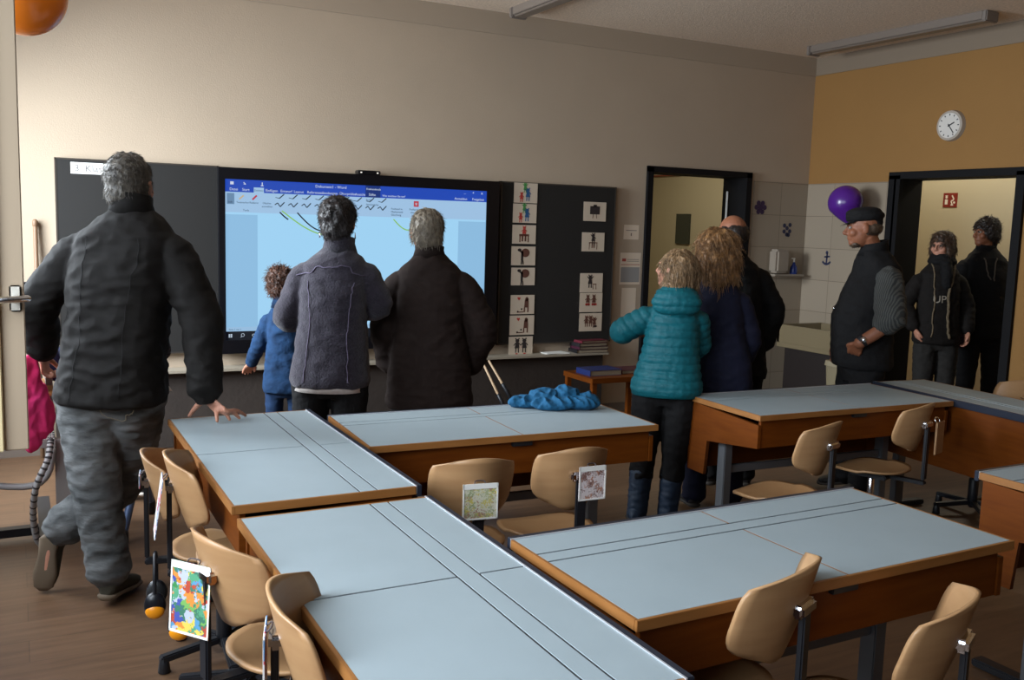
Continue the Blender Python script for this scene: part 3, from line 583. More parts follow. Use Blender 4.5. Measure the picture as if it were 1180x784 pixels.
def seat_mesh(zs):
    bm = bmesh.new(); nr, ns = 9, 40; top = []; bot = []
    for s, L_ in ((.0, top), (-.011, bot)):
        rows = []
        c = bm.verts.new((0, 0, zs-.012+s))
        for r in range(1, nr+1):
            row = []
            for k in range(ns):
                a = 2*math.pi*k/ns; cx, sy = math.cos(a), math.sin(a); q = r/nr
                cx = math.copysign(abs(cx)**.82, cx); sy = math.copysign(abs(sy)**.82, sy)
                x = .178*q*cx*(1+.05*sy); y = .178*q*sy
                z = zs+s-.012*(1-q*q)+(.010*q**3 if y < 0 else -.035*max(0, (y-.08)/.115)**2)
                row.append(bm.verts.new((x, y, z)))
            rows.append(row)
        L_.append((c, rows))
    (c0, r0), (c1, r1) = top[0], bot[0]
    for k in range(ns):
        bm.faces.new((c0, r0[0][k], r0[0][(k+1) % ns])); bm.faces.new((c1, r1[0][(k+1) % ns], r1[0][k]))
        for a, b in zip(r0, r0[1:]): bm.faces.new((a[k], b[k], b[(k+1) % ns], a[(k+1) % ns]))
        for a, b in zip(r1, r1[1:]): bm.faces.new((a[k], a[(k+1) % ns], b[(k+1) % ns], b[k]))
        bm.faces.new((r0[-1][k], r1[-1][k], r1[-1][(k+1) % ns], r0[-1][(k+1) % ns]))
    return bm
def chair(lab, loc, rz, T, base_rot=.3, w=.178):
    zs = T-.365
    e = empty('swivel_chair', lab, 'chair', (loc[0], loc[1], 0), rz, group='plywood swivel chairs')
    link('backrest', back_mesh(T, w), M_ply, e, True); link('seat', seat_mesh(zs), M_ply, e, True)
    bm = bmesh.new(); box(bm, -.02, .02, -.266, -.250, zs-.02, T-.105); box(bm, -.02, .02, -.266, -.08, zs-.045, zs-.027)
    link('back_support', bm, M_black, e, bevel=.004)
    B('clamp', (-.045, .045, -.270, -.240, T-.125, T-.092), M_chrome, e, bevel=.008)
    B('seat_plate', (-.07, .07, -.10, .09, zs-.05, zs-.026), M_black, e, bevel=.006)
    bm = bmesh.new(); tube(bm, [(0, 0, .09), (0, 0, zs-.05)], .017, smooth=False); link('gas_column', bm, M_chrome, e, True)
    bm = bmesh.new(); tube(bm, [(0, 0, .05), (0, 0, .20)], .028, smooth=False); link('column_sleeve', bm, M_black, e, True)
    for k in range(5):
        a = base_rot+2*math.pi*k/5-rz; c, s = math.cos(a), math.sin(a)
        bm = bmesh.new(); M = Matrix.Rotation(a, 4, 'Z')
        box(bm, .02, .235, -.016, .016, .052, .078, M=M @ Matrix.Rotation(.06, 4, 'Y')); lg_ = link('base_arm', bm, M_black, e, bevel=.005)
        bm = bmesh.new(); tube(bm, [(.225*c, .225*s, .004), (.225*c, .225*s, .050)], [.022, .016], smooth=False); link('glide', bm, M_black, lg_, True)
    return e
def placard(lab, ch, T, w_, h_, dz, ma, xoff=0, tilt=0, rot=0, nm='laminated_drawing', frame=None):
    """drawing hung by a clip on the chair's clamp; stays an object of its own"""
    M = Matrix.Translation(ch.location) @ Matrix.Rotation(ch.rotation_euler.z, 4, 'Z') @ Matrix.Translation((xoff, -.276, T-dz))
    e = empty(nm, lab, 'drawing', M.translation, ch.rotation_euler.z+rot, group='children\'s drawings hung on chair backs')
    bm = bmesh.new(); box(bm, -w_/2, w_/2, -.002, 0, -h_, 0, M=Matrix.Rotation(tilt, 4, 'X')); link('picture', bm, ma, e)
    bm = bmesh.new(); Mt = Matrix.Rotation(tilt, 4, 'X')
    for d in ((-w_/2, w_/2, -.0035, -.002, -.018, 0), (-w_/2, w_/2, -.0035, -.002, -h_, -h_+.006), (-w_/2, -w_/2+.005, -.0035, -.002, -h_, 0), (w_/2-.005, w_/2, -.0035, -.002, -h_, 0)): box(bm, *d, M=Mt)
    link('white_border', bm, frame or M_white, e)
    bm = bmesh.new(); tube(bm, [(-w_*.15, .001, -.004), (-w_*.12, .012, .006), (w_*.12, .012, .006), (w_*.15, .001, -.004)], .002, seg=6); link('cord', bm, mat('dark cord', (70, 60, 60), .6), e, True)
    return e
HP = math.pi/2
# rz = 0: chair faces +y;  -90 deg: faces +x
C = {}
C[1] = chair('plywood chair farthest along the left column, backrest almost edge-on', (.635, 3.40), r2(-99), .78, .9)
C[2] = chair('plywood chair second along the left column, with a thin drawing seen edge-on', (.67, 3.09), r2(-96), .845)
C[3] = chair('plywood chair at the left column with a colourful painting on its back', (.645, 2.43), r2(-75), .815, .9)
C[4] = chair('plywood chair nearest at the lower left, back seen from the side', (.700, 1.80), r2(-106), .85, .1)
C[5] = chair('plywood chair at the middle desk, left one, with greenish drawing', (1.405, 3.06), r2(-8), .815, w=.158)
C[6] = chair('plywood chair at the middle desk, right one, with brown line drawing', (1.785, 3.06), r2(-2), .82, w=.155)
C[7] = chair('plywood chair at the distant right desk, left one with chrome clamp', (3.03, 3.13), r2(18), .80, w=.160)
C[8] = chair('plywood chair at the distant right desk, with a wooden board on its clamp', (3.84, 3.30), r2(18), .80, w=.160)
C[9] = chair('plywood chair in the right foreground, left one, taller against the desk', (1.470, 1.745), r2(24), .86)
C[10] = chair('plywood chair in the right foreground, cut off at the lower edge', (1.755, 1.54), r2(26), .81, .95)
C[11] = chair('plywood chair behind the narrow desk at the far right, below the doorway', (4.93, 3.50), r2(64), .79)
rainbow = paint_mat('colourful painting', [(66, 78, 150), (84, 140, 176), (58, 128, 72), (110, 160, 84), (206, 186, 84), (206, 130, 56), (170, 70, 50), (80, 146, 110), (170, 176, 190), (60, 110, 90)], 46, 7.3)
gdraw = paint_mat('greenish drawing', [(206, 204, 180), (168, 174, 134), (200, 198, 172), (196, 184, 100), (204, 200, 180), (168, 132, 112), (150, 160, 120), (210, 206, 186)], 85, 8)
bdraw = paint_mat('brown line drawing', [(216, 204, 204), (208, 196, 196), (126, 92, 84), (214, 202, 200), (210, 198, 198), (176, 124, 100), (214, 202, 202), (160, 140, 136)], 80, 5)
blue_d = paint_mat('blue striped drawing', [(225, 225, 230), (90, 140, 190), (225, 225, 230), (200, 70, 90), (60, 90, 150), (226, 226, 232)], 30, 2)
placard('large bright painted picture hung on the third chair of the left column', C[3], .815, .13, .185, .085, rainbow, xoff=-.035, tilt=r2(-4), rot=r2(22))
placard('greenish crayon drawing hung on the left chair of the middle desk', C[5], .815, .125, .125, .085, gdraw)
placard('white drawing with brown figures hung on the right chair of the middle desk', C[6], .82, .11, .125, .07, bdraw, xoff=.035)
placard('thin blue and white drawing seen edge-on on the second chair of the left column', C[2], .845, .12, .19, .08, blue_d, xoff=0, tilt=r2(-8))
placard('small white drawing seen edge-on on the farthest chair of the left column', C[1], .78, .09, .045, .08, blue_d)
placard('white framed picture seen edge-on on the nearest chair at the lower left', C[4], .85, .12, .16, .09, blue_d, xoff=0)
# wooden clip on the clamp of the far right chair
M = Matrix.Translation(C[8].location) @ Matrix.Rotation(C[8].rotation_euler.z, 4, 'Z')
wc = empty('wooden_clip_board', 'narrow wooden board hanging on the clamp of the right chair at the distant desk', 'clipboard', M @ V(.02, -.305, .60), C[8].rotation_euler.z, group=None)
B('board', (-.05, .05, -.008, 0, -.05, .115), M_ply, wc, bevel=.006); bm = bmesh.new(); tube(bm, [(-.02, .002, .10), (-.02, .018, .125), (.02, .018, .125), (.02, .002, .10)], .004, seg=8); link('hook', bm, M_chrome, wc, True)

# ear defenders hanging at the chairs of the left column
def ears(lab, loc, rz):
    e = empty('ear_defenders', lab, 'ear defenders', loc, rz, group='ear defenders hanging at the left column chairs')
    bm = bmesh.new(); P_ = [Vector((.062*math.cos(a), 0, .06+.09*math.sin(a)*1.2)) for a in [math.pi*k/12 for k in range(13)]]
    P_ = [V(.068, 0, -.01)]+P_+[V(-.068, 0, -.01)]
    tube(bm, P_, .0065, seg=8, flat=(V(0, 0, 0), 1)); link('headband', bm, M_black, e, True)
    for s in (-1, 1):
        bm = bmesh.new(); ell(bm, V(s*.060, 0, 0), (V(.022, 0, 0), V(0, .037, 0), V(0, 0, .048))); c = link('ear_cup', bm, mat('black cup plastic', (20, 22, 28), .3), e, True)
        bm = bmesh.new(); ell(bm, V(s*.068, 0, -.017), (V(.020, 0, 0), V(0, .032, 0), V(0, 0, .028))); link('orange_cap', bm, mat('orange plastic', (240, 150, 20), .35), c, True)
        bm = bmesh.new(); ell(bm, V(s*.044, 0, 0), (V(.014, 0, 0), V(0, .034, 0), V(0, 0, .044))); link('cushion', bm, mat('cushion black', (16, 16, 18), .7), c, True)
    return e
ears('black and orange ear defenders hanging under the farthest chair of the left column', (.402, 3.40, .250), r2(80))
ears('black and orange ear defenders hanging under the second chair of the left column', (.437, 3.08, .300), r2(80))

# ------------------------------------------------------------ crumpled blue jacket on the middle desk
def fold(v, s, sc=1.0): return s*(1-2*abs(noise.noise(v*sc)))
bm = bmesh.new()
ca = math.radians(-28); ax, ay = V(math.cos(ca), math.sin(ca), 0), V(-math.sin(ca), math.cos(ca), 0)
for dx, dy, rx, ry, rz_ in ((0, 0, .15, .095, .040), (-.14, .0, .09, .055, .032), (.13, .01, .105, .08, .038), (.06, .04, .07, .06, .068), (-.05, .03, .09, .07, .055), (-.195, -.01, .045, .032, .032), (.17, .03, .05, .05, .05), (-.02, -.06, .10, .04, .028)):
    ell(bm, ax*dx+ay*dy+V(0, 0, rz_*.8), (ax*rx, ay*ry, V(0, 0, rz_)))
me = blend(bm, .0045, 3, lambda c, n: fold(c*V(1, 1, .6) if False else Vector((c.x, c.y, c.z*.5)), .012, 22)*max(0, n.z+.6)+.004*noise.noise(c*60))
for v in me.vertices: v.co.z = max(v.co.z*.78, .001); v.co.x *= .90; v.co.y *= .90
jk = link('folded_jacket', me, mat('bright blue fabric', (1, 74, 110), .9, var=.1, vscale=14, bump=.3, bscale=26, dist=.02), None, True, loc=(2.205, 3.735, .757))
tag(jk, 'crumpled bright blue jacket lying on the middle desk', 'jacket')

# ------------------------------------------------------------ computer trolley behind the tall man
tr = empty('shelf_trolley', 'grey trolley with shelves of papers behind the tall man at the left edge', 'trolley', (-.20, 5.05, 0))
M_gp = mat('warm grey panel', (150, 142, 138), .5)
B('shelf', [(-.40, .34, -.22, .22, .495, .53)], M_gp, tr); B('shelf', [(-.40, .34, -.22, .22, .74, .755)], M_edge, tr); B('shelf', [(-.40, .34, -.22, .22, .95, .965)], M_edge, tr)
B('leg_panel', (.335, .44, -.20, -.16, .06, .53), M_gp, tr); B('upright', [(-.39, -.36, -.2, .2, .53, .95), (.31, .34, .0, .2, .53, .95)], M_gp, tr)
B('foot', (-.40, .46, -.06, .0, .03, .07), M_black, tr); B('foot', (-.40, .02, -.22, -.10, .002, .09), mat('blue grey foot', (140, 152, 166), .45, metal=.3), tr)
B('cross_foot', (.26, .32, -.26, .45, .04, .08), M_black, tr)
bs = empty('perforated_basket', 'white perforated basket standing on the lowest trolley shelf', 'basket', (-.1, 4.90, .531))
bm = bmesh.new()
for k in range(46): x = -.25+.0105*k; box(bm, x, x+.004, -.055, -.05, 0, .13)
for k in range(12): z = .003+.011*k; box(bm, -.25, .235, -.056, -.051, z, z+.004)
link('mesh_front', bm, M_white, bs); B('body', [(-.25, .235, -.05, -.045, 0, .13), (-.25, .235, .12, .125, 0, .13), (-.25, -.245, -.05, .125, 0, .13), (.23, .235, -.05, .125, 0, .13), (-.25, .235, -.05, .125, 0, .004)], mat('basket grey', (130, 128, 130), .6), bs, bevel=0)
mn = empty('monitor', 'dark monitor back standing on top of the trolley, mostly hidden by the tall man', 'monitor', (-.13, 5.10, .966))
B('casing', (-.25, .20, -.02, .02, .045, .29), mat('dark grey casing', (52, 52, 58), .5), mn, bevel=.008); B('stand', [(-.05, .05, -.06, .06, 0, .01), (-.02, .02, -.01, .01, .01, .06)], M_black, mn)
for k, (z0, h_, rgb, lb) in enumerate(((.756, .05, (60, 60, 66), 'dark grey box file on the middle trolley shelf'), (.966, .035, (210, 205, 198), 'flat pile of white paper on the top trolley shelf'), (.807, .05, (196, 190, 184), 'pale folder pile on the dark box file on the trolley'))):
    f = empty('folder_pile', lb, 'folder', (-.10, 4.90, z0)); B('cover', (-.17, .19, -.06, .10, 0, h_*.25), mat('folder%d' % k, rgb, .6), f); B('sheets', (-.165, .185, -.055, .095, h_*.25, h_), mat('pages', (134, 120, 100), .8), f)
bd = empty('blue_bag', 'dark blue rounded bag on the middle trolley shelf behind the pink jacket', 'bag', (.19, 5.09, .758))
bm = bmesh.new(); ell(bm, V(0, 0, .09), (V(.09, 0, 0), V(0, .07, 0), V(0, 0, .09))); link('pouch', bm, mat('navy cloth', (30, 40, 84), .7), bd, True); bm = bmesh.new(); tube(bm, [(-.03, 0, .165), (0, 0, .182), (.03, 0, .165)], .006); link('grip', bm, M_black, bd, True)
# corrugated cable conduit
P_ = [V(.115, 4.70, .56), V(.10, 4.66, .48), V(.05, 4.66, .36), V(.035, 4.75, .2), V(.05, 4.8, .06)]
cc = empty('cable_conduit', 'grey ribbed cable conduit curving down to the floor beside the raised shoe', 'cable', (.05, 4.8, 0))
bm = bmesh.new(); tube(bm, [p-cc.location for p in P_]+[V(.05, .02, .012)], .014); link('hose', bm, mat('conduit grey', (170, 166, 164), .5), cc, True)
bm = bmesh.new(); Q = catmull([p-cc.location for p in P_], 9)
for a, b in zip(Q[::2], Q[1::2]): tube(bm, [a, a+(b-a).normalized()*.005], .0158, smooth=False)
link('ribs', bm, mat('conduit dark rib', (60, 56, 56), .6), cc, True)
bm = bmesh.new(); tube(bm, [(-.3, 5.0, .33), (.0, 4.9, .30), (.10, 4.85, .36), (.125, 4.83, .49)], .016)
tag(link('loose_cable', bm, mat('conduit grey', (170, 166, 164), .5), None, True), 'thick pale cable hanging under the trolley at the left edge', 'cable')
# blue-grey tube leg of a stool behind the standing leg
st = empty('tube_stool', 'stool with blue grey tube legs behind the tall man\'s standing leg', 'stool', (.44, 5.08, 0))
for (a, b), (c_, d_) in (((-.10, -.10), (-.16, -.16)), ((.10, -.10), (-.02, -.30)), ((-.10, .10), (-.16, .16)), ((.10, .10), (.16, .16))):
    bm = bmesh.new(); tube(bm, [(a, b, .42), (c_, d_, .05)], .020, smooth=False); l_ = link('leg', bm, mat('blue grey tube', (92, 110, 146), .4, metal=.3), st, True)
    bm = bmesh.new(); tube(bm, [(c_, d_, .008), (c_, d_, .06)], .026, smooth=False); link('cap', bm, M_black, l_, True)
bm = bmesh.new(); loft(bm, [(V(0, 0, .42), V(.15, 0, 0), V(0, .15, 0)), (V(0, 0, .45), V(.15, 0, 0), V(0, .15, 0))]); link('seat', bm, M_beech, st)

# ------------------------------------------------------------ people
def fabric(name, rgb, rough=.85, var=.12, vscale=30, bump=.5, bscale=14, sheen=0, rgb2=None, stretch=(1, 1, 1), dist=.02):
    return mat(name, rgb, rough, var=var, vscale=vscale, bump=bump, bscale=bscale, sheen=sheen, rgb2=rgb2, stretch=stretch, dist=dist, spec=.25)
Z = V(0, 0, 1)
def frame_of(l, r):
    X = (Vector(r)-Vector(l)); X.z *= .5; X.normalize(); F = Z.cross(X).normalized(); return X, F
def lerp(a, b, t): return a+(b-a)*t
def wrinkle(c, amp, sc, st=(1, 1, 1)):
    p = Vector((c.x*sc*st[0], c.y*sc*st[1], c.z*sc*st[2]))
    return amp*(.6-1.6*abs(noise.noise(p)))+amp*.5*noise.noise(p*2.3)
def head_shapes(bm, H, X, F, U, s=1, child=False, nose=1.0):
    q = lambda x, y, z: H+(X*x+F*y+U*z)*s
    e = lambda c, a, b, d: ell(bm, c, (X*a*s, F*b*s, U*d*s))
    e(q(0, -.012, .022), .075, .096, .098)
    e(q(0, .020, -.035), .062, .072, .075)
    e(q(0, .052, -.078), .038, .036, .030)          # chin
    e(q(0, .074, .030), .052, .018, .012)            # brow
    for sx in (-1, 1): e(q(sx*.040, .058, -.022), .024, .026, .026)   # cheeks
    tube(bm, [q(0, .084, .016), q(0, .097, -.004), q(0, .106*1, -.020)], [.008*s, .010*s, .013*s*nose], seg=10)
    e(q(0, .097, -.026), .017, .012, .009)           # nostrils
    e(q(0, .083, -.050), .024, .011, .0065); e(q(0, .081, -.060), .021, .011, .0065)
    for sx in (-1, 1):
        e(q(sx*.079, -.006, -.004), .008, .019, .032); e(q(sx*.076, -.002, -.020), .008, .012, .014)
def eyes(par, H, X, F, U, s, off):
    for sx in (-1, 1):
        c = H+(X*sx*.031+F*.0745+U*.010)*s-off
        bm = bmesh.new(); ell(bm, c, (X*.013*s, F*.011*s, U*.0095*s)); o = link('eye', bm, mat('eye white', (140, 130, 122), .5), par, True)
        bm = bmesh.new(); ell(bm, c+F*.0075*s, (X*.006*s, F*.005*s, U*.006*s)); link('iris', bm, mat('iris', (40, 30, 24), .2), o, True)
        bm = bmesh.new(); tube(bm, [c+(X*-.016+U*.018+F*.006)*s, c+(U*.022+F*.009)*s, c+(X*.016+U*.018+F*.005)*s], [.003*s, .004*s, .003*s], seg=6); link('eyebrow', bm, mat('eyebrow', (52, 38, 28), .8), par, True)
def hand(bm, W, D_, N_, T_, s=1.0, curl=.35, tips=None):
    """W wrist, D_ finger direction, N_ palm normal (the side the fingers curl to), T_ thumb side"""
    D_, N_, T_ = D_.normalized(), N_.normalized(), T_.normalized()
    K = W+D_*.085*s
    loft(bm, [(W, T_*.026*s, N_*.019*s), (W+D_*.03*s, T_*.034*s, N_*.017*s), (W+D_*.065*s, T_*.042*s, N_*.015*s), (K, T_*.040*s, N_*.012*s)], seg=16)
    for k, (off, ln) in enumerate(((.030, .070), (.010, .079), (-.011, .073), (-.031, .058))):
        b = W+(D_*.078+T_*off)*s; c = curl*(1+.12*k)
        p = [b]; d = D_.copy()
        for j, f in enumerate((.45, .32, .23)):
            a = c*(.7+.35*j); d = (D_*math.cos(sum((c*(.7+.35*i)) for i in range(j+1)))+N_*math.sin(sum((c*(.7+.35*i)) for i in range(j+1)))+T_*off*3).normalized()
            p.append(p[-1]+d*ln*f*s)
        if tips and tips[k] is not None:
            t = Vector(tips[k]); m1 = lerp(b, t, .42)-N_*.012; m2 = lerp(b, t, .76)-N_*.007; p = [b, m1, m2, t]
        tube(bm, [b-D_*.02*s]+p, [.010*s, .0098*s, .0088*s, .0078*s, .0066*s], seg=10, sub=3)
    tb_ = W+(D_*.020+T_*.026)*s
    p = [tb_, tb_+(D_*.028+T_*.024+N_*.006)*s, tb_+(D_*.055+T_*.030+N_*.014*(1+curl))*s, tb_+(D_*.076+T_*.026+N_*.022*(1+curl))*s]
    if tips and tips[4] is not None: t = Vector(tips[4]); p = [tb_, lerp(tb_, t, .4)-N_*.008, lerp(tb_, t, .75)-N_*.006, t]
    tube(bm, [tb_-(D_*.01+T_*.014)*s]+p, [.014*s, .0135*s, .012*s, .010*s, .0075*s], seg=10, sub=3)
def hair_mesh(H, X, F, U, s, blobs, strands, amp=.006, nsc=40, vox=.006, col=None):
    bm = bmesh.new()
    for (x, y, z, a, b, c) in blobs: ell(bm, H+(X*x+F*y+U*z)*s, (X*a*s, F*b*s, U*c*s))
    me = blend(bm, vox, 3, lambda c, n: amp*noise.noise(c*nsc)+amp*.6*noise.noise(c*nsc*2.2))
    if strands:
        tree = BVHTree.FromPolygons([v.co for v in me.vertices], [p.vertices for p in me.polygons])
        bm = bmesh.new(); bm.from_mesh(me); bpy.data.meshes.remove(me)
        vs = [(v.co.copy(), v.normal.copy()) for v in bm.verts]
        rnd = random.Random(3); n, ln, grav, rad, lift, curlf = strands
        for _ in range(n):
            c, nr = rnd.choice(vs)
            crown = H+(U*.09-F*.03)*s
            t = (c-crown); t = (t-nr*t.dot(nr))
            if t.length < 1e-4: t = X.copy()
            t.normalize(); d = (t*(1-lift)+nr*lift-Z*grav*.5+Vector((rnd.uniform(-1, 1), rnd.uniform(-1, 1), rnd.uniform(-1, 1)))*.25).normalized()
            p = c-nr*.003; pts = [p]; L_ = ln*rnd.uniform(.5, 1.1)
            for k in range(4):
                d = (d-Z*grav*.35+Vector((rnd.uniform(-1, 1), rnd.uniform(-1, 1), rnd.uniform(-1, 1)))*curlf).normalized(); p = p+d*L_/4
                h_, nn, _, dd = tree.find_nearest(p)
                if (p-h_).dot(nn) < .001: p = h_+nn*.0025
                pts.append(p)
            tube(bm, pts, [rad, rad, rad*.9, rad*.6, rad*.25], seg=4, smooth=False)
        me = bpy.data.meshes.new('hair'); bm.to_mesh(me); bm.free()
    return me
def hairmat(name, rgb, rgb2): return mat(name, rgb, .5, rgb2=rgb2, vscale=45, bump=.4, bscale=160, dist=.004)
SHORT = [(0, -.022, .030, .083, .098, .096), (0, -.055, -.020, .068, .058, .060)]
LONGH = [(0, -.022, .030, .090, .100, .098), (0, -.060, -.03, .088, .065, .09), (-.065, -.03, -.07, .035, .055, .10), (.065, -.03, -.07, .035, .055, .10), (0, -.07, -.12, .095, .055, .085)]
def person(label, J, dirs, st, cat='person', base=None):
    """J: joints in metres; dirs: head facing yaw/pitch/tilt; st: clothes"""
    J = {k: Vector(v) for k, v in J.items()}
    hipC = (J['hipL']+J['hipR'])/2; s = st.get('hs', 1.0); B_ = st.get('bulk', 1.0)
    X, F = frame_of(J['hipL'], J['hipR']); XS, FS = frame_of(J['shL'], J['shR'])
    for q, sx in (('L', -1), ('R', 1)):
        hp = J['hip'+q]; 
        J.setdefault('an'+q, Vector((hp.x, hp.y, .085))+X*sx*.01); J.setdefault('kn'+q, lerp(hp, J['an'+q], .5)+F*.02)
        J.setdefault('to'+q, J['an'+q]+F*.13*s+X*sx*.03-Z*.06); J.setdefault('he'+q, J['an'+q]-F*.05*s-Z*.045)
        if J['wr'+q].z > 9: pass
    base = Vector(((J['anL'].x+J['anR'].x)/2, (J['anL'].y+J['anR'].y)/2, 0)) if base is None else Vector(base)
    e = empty('person', label, cat, base); off = base
    H = J['head']; yw, pt, tl = dirs; a = math.radians(yw)
    HF = V(math.sin(a)*math.cos(math.radians(pt)), math.cos(a)*math.cos(math.radians(pt)), math.sin(math.radians(pt))); HX = HF.cross(Z).normalized(); HU = HX.cross(HF).normalized()
    if tl: Rm = Matrix.Rotation(math.radians(tl), 3, HF); HX = Rm @ HX; HU = Rm @ HU
    neck = J['neck']; shC = (J['shL']+J['shR'])/2; w = (J['shR']-J['shL']).length/2
    leg = 1.0 if s > .9 else .78
    # ---- body: one continuous skin
    bm = bmesh.new(); head_shapes(bm, H, HX, HF, HU, s, nose=st.get('nose', 1))
    tube(bm, [H-HU*.05*s-HF*.02*s, lerp(H, neck, .7), neck-Z*.03, shC-Z*.05], [.054*s, .054*s, .062*s, .08*s], seg=16)
    loft(bm, [(hipC-Z*.04, X*.13*s*B_, F*.09*s*B_), (lerp(hipC, shC, .3), X*.125*s*B_, F*.085*s*B_), (lerp(hipC, shC, .7), XS*w*.85, FS*.10*s*B_), (shC-Z*.03, XS*w*.84, FS*.075*s), (shC+Z*.02, XS*w*.5, FS*.05*s)])
    for q in 'LR':
        tube(bm, [lerp(J['sh'+q], shC, .16)-Z*.04*s, J['el'+q], J['wr'+q]], [.044*s, .040*s, .027*s*st.get('wrist', 1)], seg=14)
        tube(bm, [J['hip'+q]+Z*.02, J['kn'+q], J['an'+q]], [.080*s*leg, .055*s*leg, .040*s*leg], seg=14)
        t = (J['to'+q]-J['he'+q]); up_ = (J['an'+q]-lerp(J['he'+q], J['to'+q], .2)).normalized()*.034*s; tube(bm, [J['an'+q], lerp(J['he'+q], J['to'+q], .3)+up_, lerp(J['he'+q], J['to'+q], .8)+up_*.6], [.030*s, .024*s, .020*s], seg=12)
    for q, sx in (('L', -1), ('R', 1)):
        hd = st.get('hand'+q)
        fore = (J['wr'+q]-J['el'+q]).normalized()
        if hd == 'none': continue
        if hd is None: D_ = (fore-Z*.3).normalized(); inw = (hipC-J['wr'+q]); inw = (inw-D_*inw.dot(D_)).normalized(); hand(bm, J['wr'+q], D_, inw, (F-D_*F.dot(D_)).normalized(), s, .45)
        else: hand(bm, J['wr'+q], Vector(hd['d']), Vector(hd['n']), Vector(hd['t']), s, hd.get('curl', .3), hd.get('tips'))
    me = blend(bm, st.get('vox', .0055), 3); shift(me, -off); link('body', me, st.get('skin', M_skin), e, True)
    if st.get('eyes'): eyes(e, H, HX, HF, HU, s, off)
    # ---- trousers
    if st.get('legs'):
        bm = bmesh.new(); r = st.get('legr', (.098, .078, .070)); k = leg*st.get('legk', 1)
        ws = lerp(hipC, shC, .16)
        loft(bm, [(hipC-Z*.09, X*.12*s*B_, F*.085*s*B_), (hipC, X*.165*s*B_, F*.115*s*B_), (ws, X*.155*s*B_, F*.105*s*B_)])
        for q in 'LR':
            end = J['an'+q]-Z*.0 if not st.get('crop') else lerp(J['kn'+q], J['an'+q], st['crop'])
            tube(bm, [J['hip'+q]+Z*.0, lerp(J['hip'+q], J['kn'+q], .5), J['kn'+q], lerp(J['kn'+q], end, .55), end], [r[0]*s*k, (r[0]*.52+r[1]*.5)*s*k, r[1]*s*k, r[2]*.98*s*k, r[2]*s*k], seg=18)
        am = st.get('legamp', .006)
        me = blend(bm, .009, 3, lambda c, n: wrinkle(c, am, 10, (1, 1, 1.7))); shift(me, -off); tr_ = link('trousers', me, st['legs'], e, True)
        if st.get('pockets'): st['pockets'](me, tr_, J, X, F, hipC, off)
    # ---- shoes
    sm = st.get('shoes', mat('dark shoe', (30, 27, 26), .5))
    for q, sx in (('L', -1), ('R', 1)):
        h_, t_ = J['he'+q], J['to'+q]; D_ = (t_-h_).normalized(); S_ = D_.cross(Z)
        S_ = S_.normalized() if S_.length > .3 else X.copy()
        U_ = S_.cross(D_).normalized()
        if U_.dot(J['an'+q]-lerp(h_, t_, .3)) < 0: U_ = -U_
        L_ = (t_-h_).length; g = lambda f, u: h_+D_*L_*f+U_*u*s
        bm = bmesh.new()
        loft(bm, [(g(-.06, .030), S_*.022*s, U_*.022*s), (g(.02, .038), S_*.036*s, U_*.036*s), (g(.25, .045), S_*.038*s, U_*.045*s), (g(.55, .034), S_*.042*s, U_*.034*s), (g(.85, .024), S_*.046*s, U_*.024*s), (g(1.05, .020), S_*.036*s, U_*.018*s), (g(1.14, .018), S_*.016*s, U_*.010*s)], seg=18)
        tube(bm, [g(.14, .05), J['an'+q]+(J['kn'+q]-J['an'+q]).normalized()*.03], [.044*s, .046*s], seg=14)
        me = blend(bm, .006, 3); shift(me, -off); sh_ = link('shoe', me, sm, e, True)
        bm = bmesh.new(); loft(bm, [(g(-.08, .004), S_*.022*s, U_*.012*s), (g(.0, .004), S_*.038*s, U_*.013*s), (g(.35, .004), S_*.036*s, U_*.012*s), (g(.8, .003), S_*.050*s, U_*.012*s), (g(1.08, .004), S_*.040*s, U_*.012*s), (g(1.17, .006), S_*.018*s, U_*.010*s)], seg=18, power=2.6)
        me = bpy.data.meshes.new('sole'); bmesh.ops.recalc_face_normals(bm, faces=bm.faces); bm.to_mesh(me); bm.free(); shift(me, -off); link('sole', me, st.get('solem', mat('sole rubber', (62, 56, 50), .7)), sh_, True)
    # ---- upper garment
    top = st['top']; bk_ = st.get('depth', 1.0); hem = st.get('hem', .05); hw = st.get('hemw', 1.0); sl = st.get('sleeve', (.078, .064, .054)); amp = st.get('amp', .006)
    bm = bmesh.new(); bl = st.get('belly', 0)
    hc = hipC-Z*hem
    shc = shC-Z*.022*s
    rg = [(hc, X*.182*s*B_*hw, F*.135*s*B_*bk_*hw), (hc+Z*.03, X*.190*s*B_*hw, F*.142*s*B_*bk_*hw), (lerp(hipC, shC, .22)+F*bl*.6, X*.175*s*B_*lerp(1, hw, .5), F*(.135+bl*.6)*s*B_*bk_), (lerp(hipC, shC, .5)+F*bl, lerp(X, XS, .5)*lerp(.17*s*B_, w*.95, .45), lerp(F, FS, .5)*(.132+bl)*s*B_*bk_),
          (lerp(hipC, shC, .78)+FS*bl*.2, XS*(w*.98+.006), FS*(.135+bl*.3)*s*B_*bk_), (shC-Z*.035*s, XS*(w*.96+.004), FS*.118*s*B_*bk_), (lerp(shC, neck, .16), XS*w*.92, FS*.108*s*B_), (lerp(shC, neck, .46), XS*w*.78, FS*.098*s*B_), (lerp(shC, neck, .74), XS*w*.60, FS*.088*s*B_), (lerp(shC, neck, .96), XS*.088*s, FS*.080*s), (neck+Z*.012, XS*.070*s, FS*.070*s)]
    loft(bm, rg, power=2.35)
